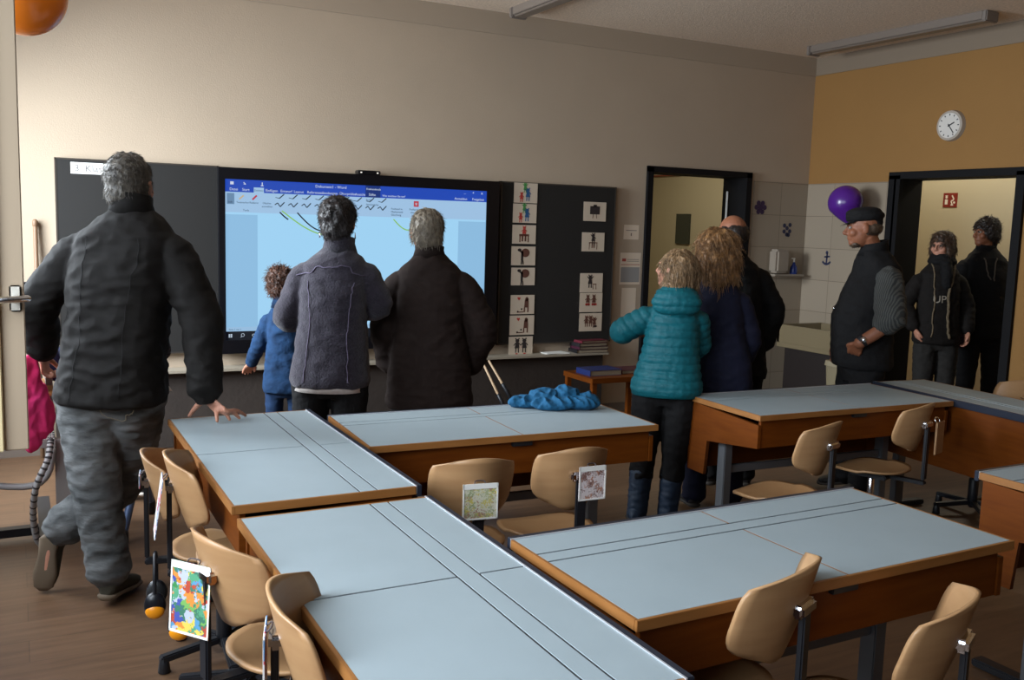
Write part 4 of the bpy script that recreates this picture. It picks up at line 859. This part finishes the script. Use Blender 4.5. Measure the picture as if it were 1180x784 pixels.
    def sleeve_bm(bm, frac=1.0):
        for q in 'LR':
            if st.get('short') and frac > .99: end = lerp(J['el'+q], J['wr'+q], st['short'])
            else: end = lerp(J['el'+q], J['wr'+q], .93)
            sh = lerp(J['sh'+q], shC, .12)-Z*.032*s; inn = lerp(sh, shC, .25)-Z*.03
            tube(bm, [inn, lerp(sh, J['el'+q], .12), lerp(sh, J['el'+q], .55), J['el'+q], lerp(J['el'+q], end, .5), end], [sl[0]*s*B_*.72, sl[0]*s*B_*.84, lerp(sl[0], sl[1], .6)*s*B_*.95, sl[1]*s*B_, lerp(sl[1], sl[2], .6)*s*B_, sl[2]*s*B_], seg=18)
    if not st.get('vest'): sleeve_bm(bm)
    if st.get('hood'):
        hdp = neck-FS*.105*s-Z*.035
        ell(bm, hdp, (XS*.14*s, FS*.07*s, Z*.085*s)); ell(bm, hdp+FS*.03+Z*.05, (XS*.115*s, FS*.085*s, Z*.045*s))
    qm = st.get('quilt')
    def disp(c, n):
        d = wrinkle(c, amp, 9, (1, 1, 1.7))
        if qm:
            # horizontal quilting on trunk, rings along the sleeves
            best = None
            for q in 'LR':
                for a_, b_, o_ in ((J['sh'+q], J['el'+q], 0), (J['el'+q], J['wr'+q], (J['el'+q]-J['sh'+q]).length)):
                    v_ = b_-a_; t = max(0, min(1, (c-a_).dot(v_)/v_.length_squared)); dd = (c-(a_+v_*t)).length
                    if best is None or dd < best[0]: best = (dd, o_+t*v_.length)
            u_ = best[1] if best[0] < .085 and st.get('folded') is not None else c.z
            d += qm*(abs(math.sin(math.pi*u_/.043+.5*noise.noise(c*8)))**.6-.6)
        return d
    me = blend(bm, .008 if not qm else .006, st.get('it', 4), disp); shift(me, -off); jk_ = link(st.get('topname', 'jacket'), me, top, e, True)
    if st.get('hem_band'):
        bm = bmesh.new(); loft(bm, [(hc-Z*.014, X*.182*s*B_*hw, F*.137*s*B_*bk_*hw), (hc+Z*.03, X*.186*s*B_*hw, F*.140*s*B_*bk_*hw)], power=2.35); me = bpy.data.meshes.new('hem'); bmesh.ops.recalc_face_normals(bm, faces=bm.faces); bm.to_mesh(me); bm.free(); shift(me, -off); link('hem_band', me, st['hem_band'], jk_, True)
    if st.get('shirt_hem'):
        bm = bmesh.new(); loft(bm, [(hc-Z*.022, X*.168*s*B_*hw, F*.130*s*B_*bk_*hw), (hc+Z*.04, X*.168*s*B_*hw, F*.128*s*B_*bk_*hw)], power=2.35); me = bpy.data.meshes.new('hem'); bmesh.ops.recalc_face_normals(bm, faces=bm.faces); bm.to_mesh(me); bm.free(); shift(me, -off); link('shirt', me, st['shirt_hem'], e, True)
    if st.get('vest'):
        bm = bmesh.new(); sleeve_bm(bm); me = blend(bm, .008, 4, lambda c, n: wrinkle(c, .006, 12, (1, 1, 2))); shift(me, -off); link('shirt_sleeves', me, st['vest'], e, True)
        for q in 'LR':
            end = lerp(J['el'+q], J['wr'+q], st['short']); dd = (J['wr'+q]-J['el'+q]).normalized()
            bm = bmesh.new(); tube(bm, [end-dd*.035, end+dd*.02], [sl[2]*1.16*s, sl[2]*1.12*s], seg=18, smooth=False); me = blend(bm, .007, 2, lambda c, n: wrinkle(c, .004, 30)); shift(me, -off); link('rolled_cuff', me, st['vest'], e, True)
    # collar: an open ring round the neck
    if st.get('collar'):
        hgt, cm = st['collar']; bm = bmesh.new(); n = 30; c0 = neck+Z*.0
        rows = []
        for (dz, k) in ((-.03, 1.25), (hgt*.6, 1.02), (hgt, 1.04), (hgt, .92), (0, .86)):
            rows.append([bm.verts.new(c0+Z*(dz - .018*math.sin(t)*(dz > 0))+(XS*math.cos(t)*.075+FS*math.sin(t)*.075)*k*s) for t in [2*math.pi*i/n for i in range(n)]])
        for a_, b_ in zip(rows, rows[1:]+rows[:1]):
            for i in range(n): bm.faces.new((a_[i], a_[(i+1) % n], b_[(i+1) % n], b_[i]))
        bmesh.ops.recalc_face_normals(bm, faces=bm.faces); me = bpy.data.meshes.new('collar'); bm.to_mesh(me); bm.free(); shift(me, -off); link('collar', me, cm, e, True)
    if st.get('inner_collar'):
        bm = bmesh.new(); n = 30; rows = []
        for dz, k in ((-.01, .93), (st['collar'][0]+.014, .92), (st['collar'][0]+.014, .85), (-.01, .84)):
            rows.append([bm.verts.new(neck+Z*(dz-.018*math.sin(t)*(dz > 0))+(XS*math.cos(t)*.075+FS*math.sin(t)*.075)*k*s) for t in [2*math.pi*i/n for i in range(n)]])
        for a_, b_ in zip(rows, rows[1:]+rows[:1]):
            for i in range(n): bm.faces.new((a_[i], a_[(i+1) % n], b_[(i+1) % n], b_[i]))
        me = bpy.data.meshes.new('c'); bmesh.ops.recalc_face_normals(bm, faces=bm.faces); bm.to_mesh(me); bm.free(); shift(me, -off); link('shirt_collar', me, st['inner_collar'], e, True)
    # hair
    if st.get('hair'):
        hb, strands, hm, amp_, nsc = st['hair']
        me = hair_mesh(H, HX, HF, HU, s, hb, strands, amp_, nsc); shift(me, -off); link('hair', me, hm, e, True)
    return e, dict(J=J, X=X, F=F, XS=XS, FS=FS, HX=HX, HF=HF, HU=HU, off=off, hipC=hipC, shC=shC, jacket=jk_, s=s)
def seam(par, P_, target, ma, name='seam', r=.0022, push=.001):
    """thin stitched line laid on a garment; P_ in the garment's own coordinates"""
    me = target.data; tree = BVHTree.FromPolygons([v.co for v in me.vertices], [p.vertices for p in me.polygons]); Q = []
    for p in catmull([Vector(p) for p in P_], 8):
        h_, n_, _, _ = tree.find_nearest(p); Q.append(h_+n_*push)
    bm = bmesh.new(); tube(bm, Q, r, seg=6, smooth=False); return link(name, bm, ma, par, True)

K_black = fabric('black cloth', (18, 17, 18)); K_char = fabric('charcoal softshell', (22, 19, 17), .8, bump=.35, bscale=10)
K_brown = fabric('dark brown coat cloth', (34, 23, 19), .85, bump=.35, bscale=10)
K_jean = fabric('grey denim with fold tones', (116, 117, 117), .9, rgb2=(56, 58, 59), vscale=6, bump=.45, bscale=14, stretch=(1, 1, 2.4))  # light and dark mottling paints fold highlights and shade into the denim
K_djean = fabric('dark denim', (20, 28, 40), .9, bump=.5); K_fleece = fabric('purple grey fleece', (48, 42, 54), .95, rgb2=(32, 28, 38), vscale=90, bump=.35, bscale=120, sheen=.2)
K_teal = fabric('teal quilted nylon', (12, 88, 98), .55, var=.1, bump=.35, bscale=26); K_navy = fabric('navy coat', (22, 24, 44), .8, bump=.3)
K_kid = fabric('blue denim jacket cloth', (26, 56, 90), .9, rgb2=(18, 42, 70), vscale=20, bump=.5, bscale=24)
K_shirt = stripe_mat('grey striped shirt', (74, 74, 70), (44, 46, 46), 26, 1); K_whiteC = fabric('white shirt cloth', (214, 206, 200), .8, bump=.1)

# 1. the tall man leaning on the desk -----------------------------------------
tipsR = [(.699, 3.850, .776), (.752, 3.868, .776), (.795, 3.885, .776), (.830, 3.935, .775), (.612, 3.990, .777)]
J1 = {'head': (0.425, 4.20, 1.71), 'neck': (0.425, 4.16, 1.605), 'shL': (0.215, 4.26, 1.485), 'shR': (0.585, 4.06, 1.50), 'elL': (0.075, 4.33, 1.21), 'wrL': (0.09, 4.46, 1.0), 'elR': (0.665, 3.98, 1.17), 'wrR': (0.668, 3.925, 0.865),
      'hipL': (0.235, 4.20, 0.86), 'hipR': (0.425, 4.09, 0.86), 'knL': (0.265, 4.12, 0.47), 'anL': (0.305, 4.08, 0.12), 'heL': (.285, 4.03, .035), 'toL': (.40, 4.19, .022),
      'knR': (0.40, 4.34, 0.45), 'anR': (0.135, 4.30, 0.265), 'heR': (.085, 4.275, .235), 'toR': (.062, 4.27, .045)}
def pockets(me, par, J, X, F, hipC, off):
    for sx in (-1, 1):
        c = hipC-off-Z*.035-F*.14+X*sx*.085
        w_, h_ = .065, .075
        P_ = [c+X*-w_+Z*h_*.9, c+X*-w_-Z*h_*.5, c-Z*h_, c+X*w_-Z*h_*.5, c+X*w_+Z*h_*.9, c+X*-w_+Z*h_*.9]
        seam(par, [lerp(P_[i], P_[i+1], t) for i in range(5) for t in (0, .5)]+[P_[-1]], par, mat('pocket stitching', (128, 118, 98), .8), 'pocket_stitching', .0018, .0015)
p1, d1 = person('tall grey-haired man in dark jacket and jeans, leaning one hand on the desk', J1, (32, -2, 0),
    dict(top=K_char, legs=K_jean, hs=1.06, bulk=1.12, hem=.035, hemw=.98, sleeve=(.080, .070, .056), amp=.010, collar=(.060, K_char), legamp=.009, legk=1.06, legr=(.104, .086, .078), vox=.0045, skin=M_skin, pockets=pockets,
         shoes=mat('olive suede shoe', (58, 54, 42), .85, var=.15, vscale=20), solem=mat('pale brown sole', (104, 88, 70), .7), nose=1.1,
         handR=dict(d=(.55, -.42, -.55), n=(-.15, -.1, -1), t=(-.55, .75, 0), curl=.2, tips=tipsR), handL=dict(d=(.1, .2, -1), n=(.9, -.2, 0), t=(.2, .9, .2), curl=.9),
         hair=([(0, -.024, .030, .084, .100, .097), (0, -.055, -.030, .070, .062, .062), (-.066, -.01, .0, .018, .04, .05), (.066, -.01, .0, .018, .04, .05)], (1500, .022, .25, .0011, .35, .2), hairmat('grey hair', (100, 93, 83), (58, 53, 48)), .004, 45)))
o = d1['off']; c = d1['hipC']-o; XS, FS = d1['XS'], d1['FS']
for sx in (-1, 1): seam(p1, [d1['shC']-o+XS*sx*.13-FS*.2+Z*.02, lerp(d1['shC'], d1['hipC'], .5)-o+XS*sx*.10-FS*.2, c+XS*sx*.11-FS*.2], d1['jacket'], mat('jacket seam', (16, 15, 15), .8), 'back_seam', .0012)

# 2. the child at the screen ----------------------------------------------------
J2 = {'head': (1.452, 5.84, 1.195), 'neck': (1.46, 5.825, 1.075), 'shL': (1.375, 5.86, 1.005), 'shR': (1.55, 5.78, 1.005), 'elL': (1.34, 5.93, 0.82), 'wrL': (1.32, 6.10, 0.66), 'elR': (1.585, 5.76, 0.82), 'wrR': (1.60, 5.90, 0.70), 'hipL': (1.405, 5.82, 0.58), 'hipR': (1.525, 5.765, 0.58)}
person('small child with brown curls and blue denim jacket standing at the glowing screen', J2, (35, 0, 0),
    dict(top=K_kid, legs=fabric('child jeans', (24, 46, 76), .9), hs=.80, bulk=.90, hem=.06, sleeve=(.076, .068, .056), collar=(.04, K_kid), topname='denim_jacket', handL=dict(d=(-.1, .8, -.6), n=(.1, -.3, -1), t=(.9, .1, 0), curl=.2), skin=M_skin,
         hair=([(0, -.02, .03, .098, .108, .105), (0, -.055, -.03, .082, .065, .07), (-.07, -.01, -.01, .03, .045, .06), (.07, -.01, -.01, .03, .045, .06)], (1300, .045, .2, .0018, .4, .9), hairmat('curly brown hair', (92, 56, 38), (46, 28, 20)), .014, 40)))
# 3. the woman in fleece -------------------------------------------------------
J3 = {'head': (1.44, 4.65, 1.580), 'neck': (1.445, 4.63, 1.45), 'shL': (1.275, 4.71, 1.365), 'shR': (1.575, 4.56, 1.37), 'elL': (1.205, 4.73, 1.10), 'wrL': (1.42, 4.90, 1.06), 'elR': (1.63, 4.56, 1.17), 'wrR': (1.47, 4.84, 1.12), 'hipL': (1.305, 4.64, 0.80), 'hipR': (1.475, 4.55, 0.80)}
p3, d3 = person('woman in a purple grey fleece jacket with short dark hair, arms folded, facing the screen', J3, (20, 0, 0),
    dict(top=K_fleece, legs=K_black, bulk=1.06, hem=.035, hemw=1.0, sleeve=(.078, .066, .056), it=5, collar=(.055, K_fleece), shirt_hem=K_whiteC, topname='fleece_jacket',
         handL=dict(d=(.8, .1, .2), n=(.2, -.9, 0), t=(0, 0, 1), curl=.5), handR=dict(d=(-.8, .3, .1), n=(-.2, -.9, 0), t=(0, 0, 1), curl=.5),
         hair=([(0, -.020, .040, .092, .104, .098), (0, -.058, -.020, .078, .062, .075)], (1500, .028, .1, .0012, .25, .35), hairmat('dark brown hair', (36, 26, 24), (18, 13, 13)), .009, 35)))
o = d3['off']; XS, FS, sC, hC = d3['XS'], d3['FS'], d3['shC']-d3['off'], d3['hipC']-d3['off']
M_seam = mat('pale fleece seam', (96, 88, 108), .9)
seam(p3, [sC-XS*.19-Z*.03-FS*.12, sC-XS*.1+Z*.012-FS*.2, sC+Z*.02-FS*.2, sC+XS*.1+Z*.012-FS*.2, sC+XS*.19-Z*.03-FS*.12], d3['jacket'], M_seam, 'yoke_seam', .0028)
for sx in (-1, 1): seam(p3, [sC+XS*sx*.16-Z*.04-FS*.2, lerp(sC, hC, .5)+XS*sx*.125-FS*.2, hC+XS*sx*.135-FS*.2], d3['jacket'], M_seam, 'back_seam', .0022)
for sx in (-1, 1):
    q = d3['J']['head']-o+d3['HX']*sx*.088-Z*.045
    bm = bmesh.new(); tube(bm, [q, q-Z*.030], [.0012, .004], seg=8, smooth=False); link('earring', bm, M_chrome, p3, True)
# 4. the man in the brown coat ---------------------------------------------------
J4 = {'head': (1.93, 4.67, 1.545), 'neck': (1.94, 4.645, 1.425), 'shL': (1.785, 4.72, 1.315), 'shR': (2.105, 4.55, 1.32), 'elL': (1.735, 4.73, 1.03), 'wrL': (1.78, 4.78, 0.82), 'elR': (2.19, 4.50, 1.03), 'wrR': (2.17, 4.60, 0.82), 'hipL': (1.835, 4.65, 0.78), 'hipR': (2.035, 4.54, 0.78)}
p4, d4 = person('grey-haired man in a long dark brown coat standing before the screen', J4, (8, -3, 0),
    dict(top=K_brown, legs=K_black, bulk=1.16, hem=.16, hemw=1.06, sleeve=(.084, .074, .062), amp=.008, collar=(.045, K_brown), inner_collar=K_whiteC, topname='coat', skin=M_skin2,
         hair=([(0, -.022, .034, .086, .100, .094), (0, -.055, -.032, .074, .060, .066), (-.068, -.01, -.002, .018, .04, .05), (.068, -.01, -.002, .018, .04, .05)], (1500, .035, .3, .0012, .25, .2), hairmat('white grey hair', (132, 120, 102), (94, 84, 72)), .004, 40)))
# 5. the woman in teal ----------------------------------------------------------
J5 = {'head': (3.092, 4.040, 1.385), 'neck': (3.102, 4.025, 1.255), 'shL': (2.982, 4.100, 1.17), 'shR': (3.202, 3.940, 1.17), 'elL': (2.882, 4.200, 1.045), 'wrL': (3.057, 4.310, 1.07), 'elR': (3.252, 4.020, 0.97), 'wrR': (3.117, 4.260, 1.03), 'hipL': (2.982, 4.060, 0.76), 'hipR': (3.112, 3.945, 0.76), 'anL': (2.907, 4.020, .09), 'anR': (3.047, 3.940, .09)}
p5, d5 = person('short woman in a teal quilted jacket with grey blonde hair, arms folded', J5, (-28, 6, 0),
    dict(top=K_teal, legs=K_black, hs=.93, bulk=1.04, hem=.02, hemw=1.04, sleeve=(.078, .070, .058), amp=.003, quilt=.0075, folded=1, hood=True, crop=.45, collar=(.05, K_teal), hem_band=K_teal, topname='quilted_jacket', eyes=True,
         shoes=mat('dark blue boots', (20, 40, 62), .6), handL=dict(d=(.8, .1, .1), n=(.2, -.9, 0), t=(0, 0, 1), curl=.5), handR=dict(d=(-.8, .3, .1), n=(-.2, -.9, 0), t=(0, 0, 1), curl=.5),
         hair=(LONGH+[(.0, -.05, .02, .108, .09, .09), (.065, -.04, -.11, .075, .07, .09), (-.06, -.05, -.11, .072, .07, .09), (0, -.05, -.04, .118, .085, .10)], (2200, .10, 1.0, .0013, .12, .28), hairmat('grey blonde hair', (158, 126, 90), (100, 78, 54)), .010, 26)))
for q, sx in (('L', -1), ('R', 1)):        # long dark blue boots
    J = d5['J']; o = d5['off']; bm = bmesh.new(); tube(bm, [lerp(J['kn'+q], J['an'+q], .35)-o, lerp(J['kn'+q], J['an'+q], .75)-o, J['an'+q]-o-Z*.02], [.062, .056, .052], seg=16)
    link('boot_shaft', blend(bm, .008, 3, lambda c, n: wrinkle(c, .005, 16, (1, 1, 2))), mat('dark blue boots', (20, 40, 62), .6), p5, True)
# 6. the woman with big blonde hair ----------------------------------------------
J6 = {'head': (3.465, 4.170, 1.475), 'neck': (3.475, 4.150, 1.345), 'shL': (3.355, 4.220, 1.255), 'shR': (3.590, 4.070, 1.255), 'elL': (3.345, 4.330, 1.01), 'elR': (3.655, 4.060, .99), 'wrL': (3.415, 4.480, 0.90), 'wrR': (3.705, 4.180, 0.80), 'hipL': (3.415, 4.160, 0.76), 'hipR': (3.575, 4.060, 0.76)}
person('woman in a long navy coat with full blonde brown hair, standing behind the teal jacket', J6, (5, -8, 0),
    dict(top=K_navy, legs=K_navy, hs=.98, bulk=1.02, hem=.28, hemw=1.08, sleeve=(.080, .068, .056), collar=(.04, K_navy), topname='coat',
         hair=(LONGH+[(0, -.03, .05, .12, .11, .09), (0, -.06, -.04, .125, .07, .09), (-.08, -.03, -.05, .05, .05, .08), (.08, -.03, -.05, .05, .05, .08)], (2200, .09, .9, .0013, .15, .35), hairmat('blonde brown hair', (154, 112, 68), (92, 64, 40)), .012, 24)))
# 7. the balding man -------------------------------------------------------------
J7 = {'head': (3.875, 4.520, 1.575), 'neck': (3.885, 4.500, 1.45), 'shL': (3.730, 4.580, 1.36), 'shR': (4.030, 4.410, 1.365), 'elR': (4.105, 4.360, 1.12), 'wrR': (4.060, 4.380, 0.90), 'hipL': (3.805, 4.500, 0.77), 'hipR': (3.975, 4.410, 0.77), 'elL': (3.735, 4.660, 1.12), 'wrL': (3.755, 4.660, 0.92)}
person('balding man in black jacket standing behind the woman with blonde hair', J7, (-5, 0, 0),
    dict(top=K_black, legs=K_black, bulk=1.10, hem=.06, collar=(.03, K_black), skin=M_skin2,
         hair=([(0, -.046, .012, .082, .072, .070), (-.064, -.01, .01, .022, .055, .045), (.064, -.01, .01, .022, .055, .045)], (700, .015, .3, .001, .2, .2), hairmat('dark short hair', (44, 32, 26), (24, 18, 15)), .003, 40)))
# 8. the man in the cap ----------------------------------------------------------
J8 = {'head': (4.535, 4.10, 1.640), 'neck': (4.60, 4.065, 1.505), 'shL': (4.545, 3.88, 1.405), 'shR': (4.72, 4.24, 1.405), 'elL': (4.50, 3.82, 1.12), 'wrL': (4.365, 3.92, .965), 'elR': (4.78, 4.33, 1.11), 'wrR': (4.70, 4.36, 0.90), 'hipL': (4.53, 3.98, 0.80), 'hipR': (4.61, 4.16, 0.80)}
p8, d8 = person('man in profile with flat black cap, dark vest and grey striped sleeve, hand at pocket', J8, (-47, -6, 0),
    dict(top=K_black, vest=K_shirt, legs=K_black, hs=1.02, bulk=1.06, hem=.0, hemw=1.05, belly=.035, depth=1.0, sleeve=(.086, .084, .070), short=.12, wrist=1.25, collar=(.055, K_black), topname='vest', eyes=True, skin=M_skin2, nose=1.25, vox=.005,
         handL=dict(d=(.30, .62, -.7), n=(.8, -.2, .2), t=(-.5, .5, .3), curl=.5),
         hair=([(0, -.045, -.004, .078, .062, .05), (-.066, -.022, -.008, .014, .022, .035), (.066, -.022, -.008, .014, .022, .035), (0, .046, -.090, .046, .036, .022)], (700, .008, .3, .0009, .3, .2), hairmat('grey stubble', (84, 66, 50), (56, 42, 32)), .003, 40)))
q = d8['J']['head']-d8['off']; HX, HF, HU = d8['HX'], d8['HF'], d8['HU']
bm = bmesh.new(); ell(bm, q+HU*.070-HF*.012, (HX*.092, HF*.112, HU*.048)); ell(bm, q+HU*.095-HF*.005, (HX*.088, HF*.104, HU*.034)); loft(bm, [(q+HU*.048-HF*.01, HX*.086, HF*.104), (q+HU*.078-HF*.01, HX*.092, HF*.110)]); ell(bm, q+HU*.03-HF*.07, (HX*.062, HF*.045, HU*.04))
link('cap', blend(bm, .006, 4, lambda c, n: .002*noise.noise(c*20)), K_black, p8, True)
bm = bmesh.new(); n = 16; a_ = []
for k in range(n+1):
    t = -1.15+2.3*k/n; a_.append((q+HU*(.058-.018*math.cos(t)**2)+HX*.076*math.sin(t)+HF*(.078*math.cos(t)), q+HU*(.040-.020*math.cos(t)**2)+HX*.078*math.sin(t)+HF*(.082*math.cos(t)+.052*max(0, math.cos(t))**.6)))
for th in (0, .005):
    r_ = [[bm.verts.new(x+HU*th) for x in pr] for pr in a_]
    for u, v in zip(r_, r_[1:]): bm.faces.new((u[0], v[0], v[1], u[1]))
bmesh.ops.remove_doubles(bm, verts=bm.verts, dist=1e-5); link('cap_visor', bm, K_black, p8, True)
w_ = d8['J']['wrL']-d8['off']; fd = (d8['J']['wrL']-d8['J']['elL']).normalized()
bm = bmesh.new(); tube(bm, [w_-fd*.035, w_-fd*.018], [.040, .038], seg=20, smooth=False); bd_ = link('watch_strap', bm, M_black, p8, True)
bm = bmesh.new(); sd = fd.cross(Z).normalized(); sd = -sd if sd.dot(V(.6, .8, 0)) > 0 else sd; tube(bm, [w_-fd*.027+sd*.036+Z*.01, w_-fd*.027+sd*.044+Z*.012], [.019, .018], seg=20, smooth=False); link('watch_case', bm, M_chrome, bd_, True)
# 9. the woman in the doorway -----------------------------------------------------
J9 = {'head': (6.74, 5.26, 1.525), 'neck': (6.745, 5.255, 1.40), 'shR': (6.585, 5.34, 1.29), 'shL': (6.855, 5.16, 1.29), 'elR': (6.505, 5.39, 1.04), 'wrR': (6.525, 5.29, 0.85), 'elL': (6.93, 5.13, 1.04), 'wrL': (6.87, 5.06, 0.84), 'hipR': (6.635, 5.265, 0.77), 'hipL': (6.775, 5.175, 0.77)}
p9, d9 = person('woman in the right doorway with short brown hair, black scarf and fur edged dark jacket', J9, (262, -3, 0),
    dict(top=fabric('blackish jacket', (22, 18, 16)), legs=fabric('dark grey trousers', (40, 38, 36)), hs=.98, bulk=1.0, hem=.04, sleeve=(.080, .068, .058), collar=(.05, K_black), eyes=True, handL='none' and None,
         hair=([(0, -.015, .035, .092, .102, .097), (0, -.055, -.03, .086, .064, .085), (-.072, .0, -.03, .025, .05, .07), (.072, .0, -.03, .025, .05, .07), (0, .05, .085, .06, .035, .03)], (1400, .05, .5, .0015, .3, .4), hairmat('brown hair', (86, 60, 40), (46, 32, 22)), .007, 30)))
o = d9['off']; XS, FS, sC, hC = d9['XS'], d9['FS'], d9['shC']-o, d9['hipC']-o; nk = d9['J']['neck']-o
bm = bmesh.new()
for k in range(3): 
    P_ = [nk+Z*(.0+.022*k)+(XS*math.cos(t)+FS*math.sin(t))*(.088-.010*k) for t in [2*math.pi*i/12 for i in range(13)]]; tube(bm, P_, .024, seg=10)
tube(bm, [nk+FS*.10, nk+FS*.135-Z*.10, nk+FS*.14-Z*.2], [.04, .045, .035], seg=12)
link('scarf', blend(bm, .008, 3, lambda c, n: wrinkle(c, .006, 20)), K_black, p9, True)
M_fur = fabric('beige fur edge', (112, 98, 78), .95, bump=.8, bscale=90)
seam(p9, [nk-XS*.085-Z*.02+FS*.03, sC-XS*.085+FS*.2, lerp(sC, hC, .35)-XS*.045+FS*.25, lerp(sC, hC, .7)-XS*.055+FS*.25, hC-XS*.075+FS*.25+Z*.03], d9['jacket'], M_fur, 'fur_edge', .012, .002)
seam(p9, [nk+XS*.085-Z*.02+FS*.03, sC+XS*.095+FS*.2, lerp(sC, hC, .35)+XS*.10+FS*.25, lerp(sC, hC, .7)+XS*.10+FS*.25, hC+XS*.10+FS*.25+Z*.03], d9['jacket'], M_fur, 'fur_edge', .006, .001)
me = text_mesh('UP', .085, 'CENTER'); bm = bmesh.new(); bm.from_mesh(me)
tree = BVHTree.FromPolygons([v.co for v in d9['jacket'].data.vertices], [p.vertices for p in d9['jacket'].data.polygons]); LX = -XS
ctr = lerp(sC, hC, .42)+XS*.030
for v in bm.verts:
    p = ctr+LX*v.co.x+Z*v.co.y+FS*.4; h_, n_, _, _ = tree.ray_cast(p, -FS); v.co = (h_ if h_ else p-FS*.25)+FS*(.002+v.co.z)
bmesh.ops.recalc_face_normals(bm, faces=bm.faces); me2 = bpy.data.meshes.new('shirt_print'); bm.to_mesh(me2); bm.free(); link('shirt_print', me2, mat('pale print', (150, 140, 126), .8), p9)
# 10. the man in the doorway --------------------------------------------------------
J10 = {'head': (7.375, 5.34, 1.645), 'neck': (7.39, 5.33, 1.51), 'shR': (7.225, 5.42, 1.40), 'shL': (7.53, 5.22, 1.40), 'elR': (7.175, 5.42, 1.09), 'wrR': (7.10, 5.34, 0.86), 'elL': (7.60, 5.17, 1.09), 'wrL': (7.53, 5.10, 0.86), 'hipR': (7.31, 5.36, 0.80), 'hipL': (7.47, 5.25, 0.80)}
p10, d10 = person('man in the right doorway with wavy dark hair and black jacket, looking left', J10, (285, -2, 0),
    dict(top=K_black, legs=K_black, hs=1.03, bulk=1.08, hem=.05, sleeve=(.082, .070, .058), collar=(.05, K_black), eyes=True, skin=M_skin2,
         handR=dict(d=(-.1, -.1, -1), n=(.3, -.8, .2), t=(-.8, .2, -.3), curl=.7),
         hair=([(0, -.018, .040, .092, .104, .098), (0, -.055, -.02, .084, .064, .075), (-.07, -.01, 0, .025, .05, .05), (.07, -.01, 0, .025, .05, .05)], (1600, .04, .3, .0013, .2, .6), hairmat('dark wavy hair', (48, 34, 26), (22, 16, 13)), .012, 32)))
o = d10['off']; XS, FS, sC, hC = d10['XS'], d10['FS'], d10['shC']-o, d10['hipC']-o
for sx in (-1, 1): seam(p10, [sC+XS*sx*.06+FS*.15+Z*.06, sC+XS*sx*.045+FS*.2, lerp(sC, hC, .25)+XS*sx*.02+FS*.25], d10['jacket'], mat('grey lapel', (84, 76, 66), .8), 'lapel_edge', .006, .001)
cp = empty('flat_hat', 'dark reddish cloth held in the hand of the man in the right doorway', 'hat', d10['J']['wrR']+V(.0, -.02, -.10))
bm = bmesh.new(); ell(bm, V(0, 0, -.02), (V(.028, .01, 0), V(-.02, .075, 0), V(0, 0, .07))); link('crown', blend(bm, .007, 2, lambda c, n: wrinkle(c, .008, 22)), fabric('plum cloth', (58, 30, 40)), cp, True)
bm = bmesh.new(); ell(bm, V(.0, -.05, -.05), (V(.012, 0, 0), V(0, .045, 0), V(0, 0, .045))); link('brim', bm, fabric('plum cloth', (58, 30, 40)), cp, True)
# 11. the half hidden child --------------------------------------------------------
J11 = {'head': (0.52, 5.50, 1.22), 'neck': (0.53, 5.49, 1.10), 'shL': (0.43, 5.52, 1.02), 'shR': (0.64, 5.46, 1.02), 'elL': (0.40, 5.56, .84), 'wrL': (.45, 5.68, .74), 'elR': (.705, 5.45, .86), 'wrR': (.665, 5.53, .74), 'hipL': (.47, 5.46, .60), 'hipR': (.62, 5.41, .60), 'anR': (.60, 5.50, .09), 'anL': (.47, 5.56, .09)}
p11, d11 = person('half hidden child in striped top and dark trousers behind the tall man', J11, (30, -10, 0),
    dict(top=stripe_mat('dark striped cloth', (60, 56, 60), (16, 15, 18), 16, 2), legs=fabric('black child trousers', (16, 17, 22)), hs=.80, bulk=.9, hem=.04, sleeve=(.064, .056, .046), topname='striped_top', solem=mat('white sole', (190, 180, 168), .6), legk=1.15,
         hair=(SHORT, (800, .03, .3, .0015, .3, .3), hairmat('brown child hair', (70, 48, 34), (40, 28, 20)), .006, 35)))
fp = empty('folded_paper', 'folded white paper held by the half hidden child', 'paper', (.70, 5.53, .66))
bm = bmesh.new(); flat_shapes(bm, [[(-.035, .05), (.0, .05), (.06, -.05), (.0, -.05)]], Matrix.Rotation(math.pi/2, 4, 'X')); link('sheet', bm, M_white, fp)
# pink child's jacket hanging from the man's left hand
bm = bmesh.new()
tube(bm, [(.085, 4.42, .97), (.06, 4.43, .88), (.045, 4.44, .76)], [.03, .07, .085], seg=16, flat=(V(0, 1, 0), .45))
tube(bm, [(.05, 4.42, .84), (.0, 4.42, .74), (-.005, 4.42, .67)], [.045, .045, .035], seg=14)
tube(bm, [(.06, 4.45, .80), (.075, 4.45, .68), (.082, 4.45, .60)], [.07, .05, .036], seg=14)
tube(bm, [(.09, 4.46, .85), (.11, 4.46, .74), (.115, 4.46, .66)], [.05, .06, .05], seg=14)
me = blend(bm, .006, 3, lambda c, n: wrinkle(c, .010, 14, (1.5, 1, .8)))
base = V(.06, 4.44, .58); shift(me, -base-V(.045, 0, 0)); pj = link('pink_jacket', me, fabric('pink fleece', (242, 62, 128), .9, rgb2=(226, 40, 90), vscale=6, bump=.4), None, True, loc=base)
tag(pj, 'bright pink child\'s jacket hanging from the left hand of the tall man', 'jacket')
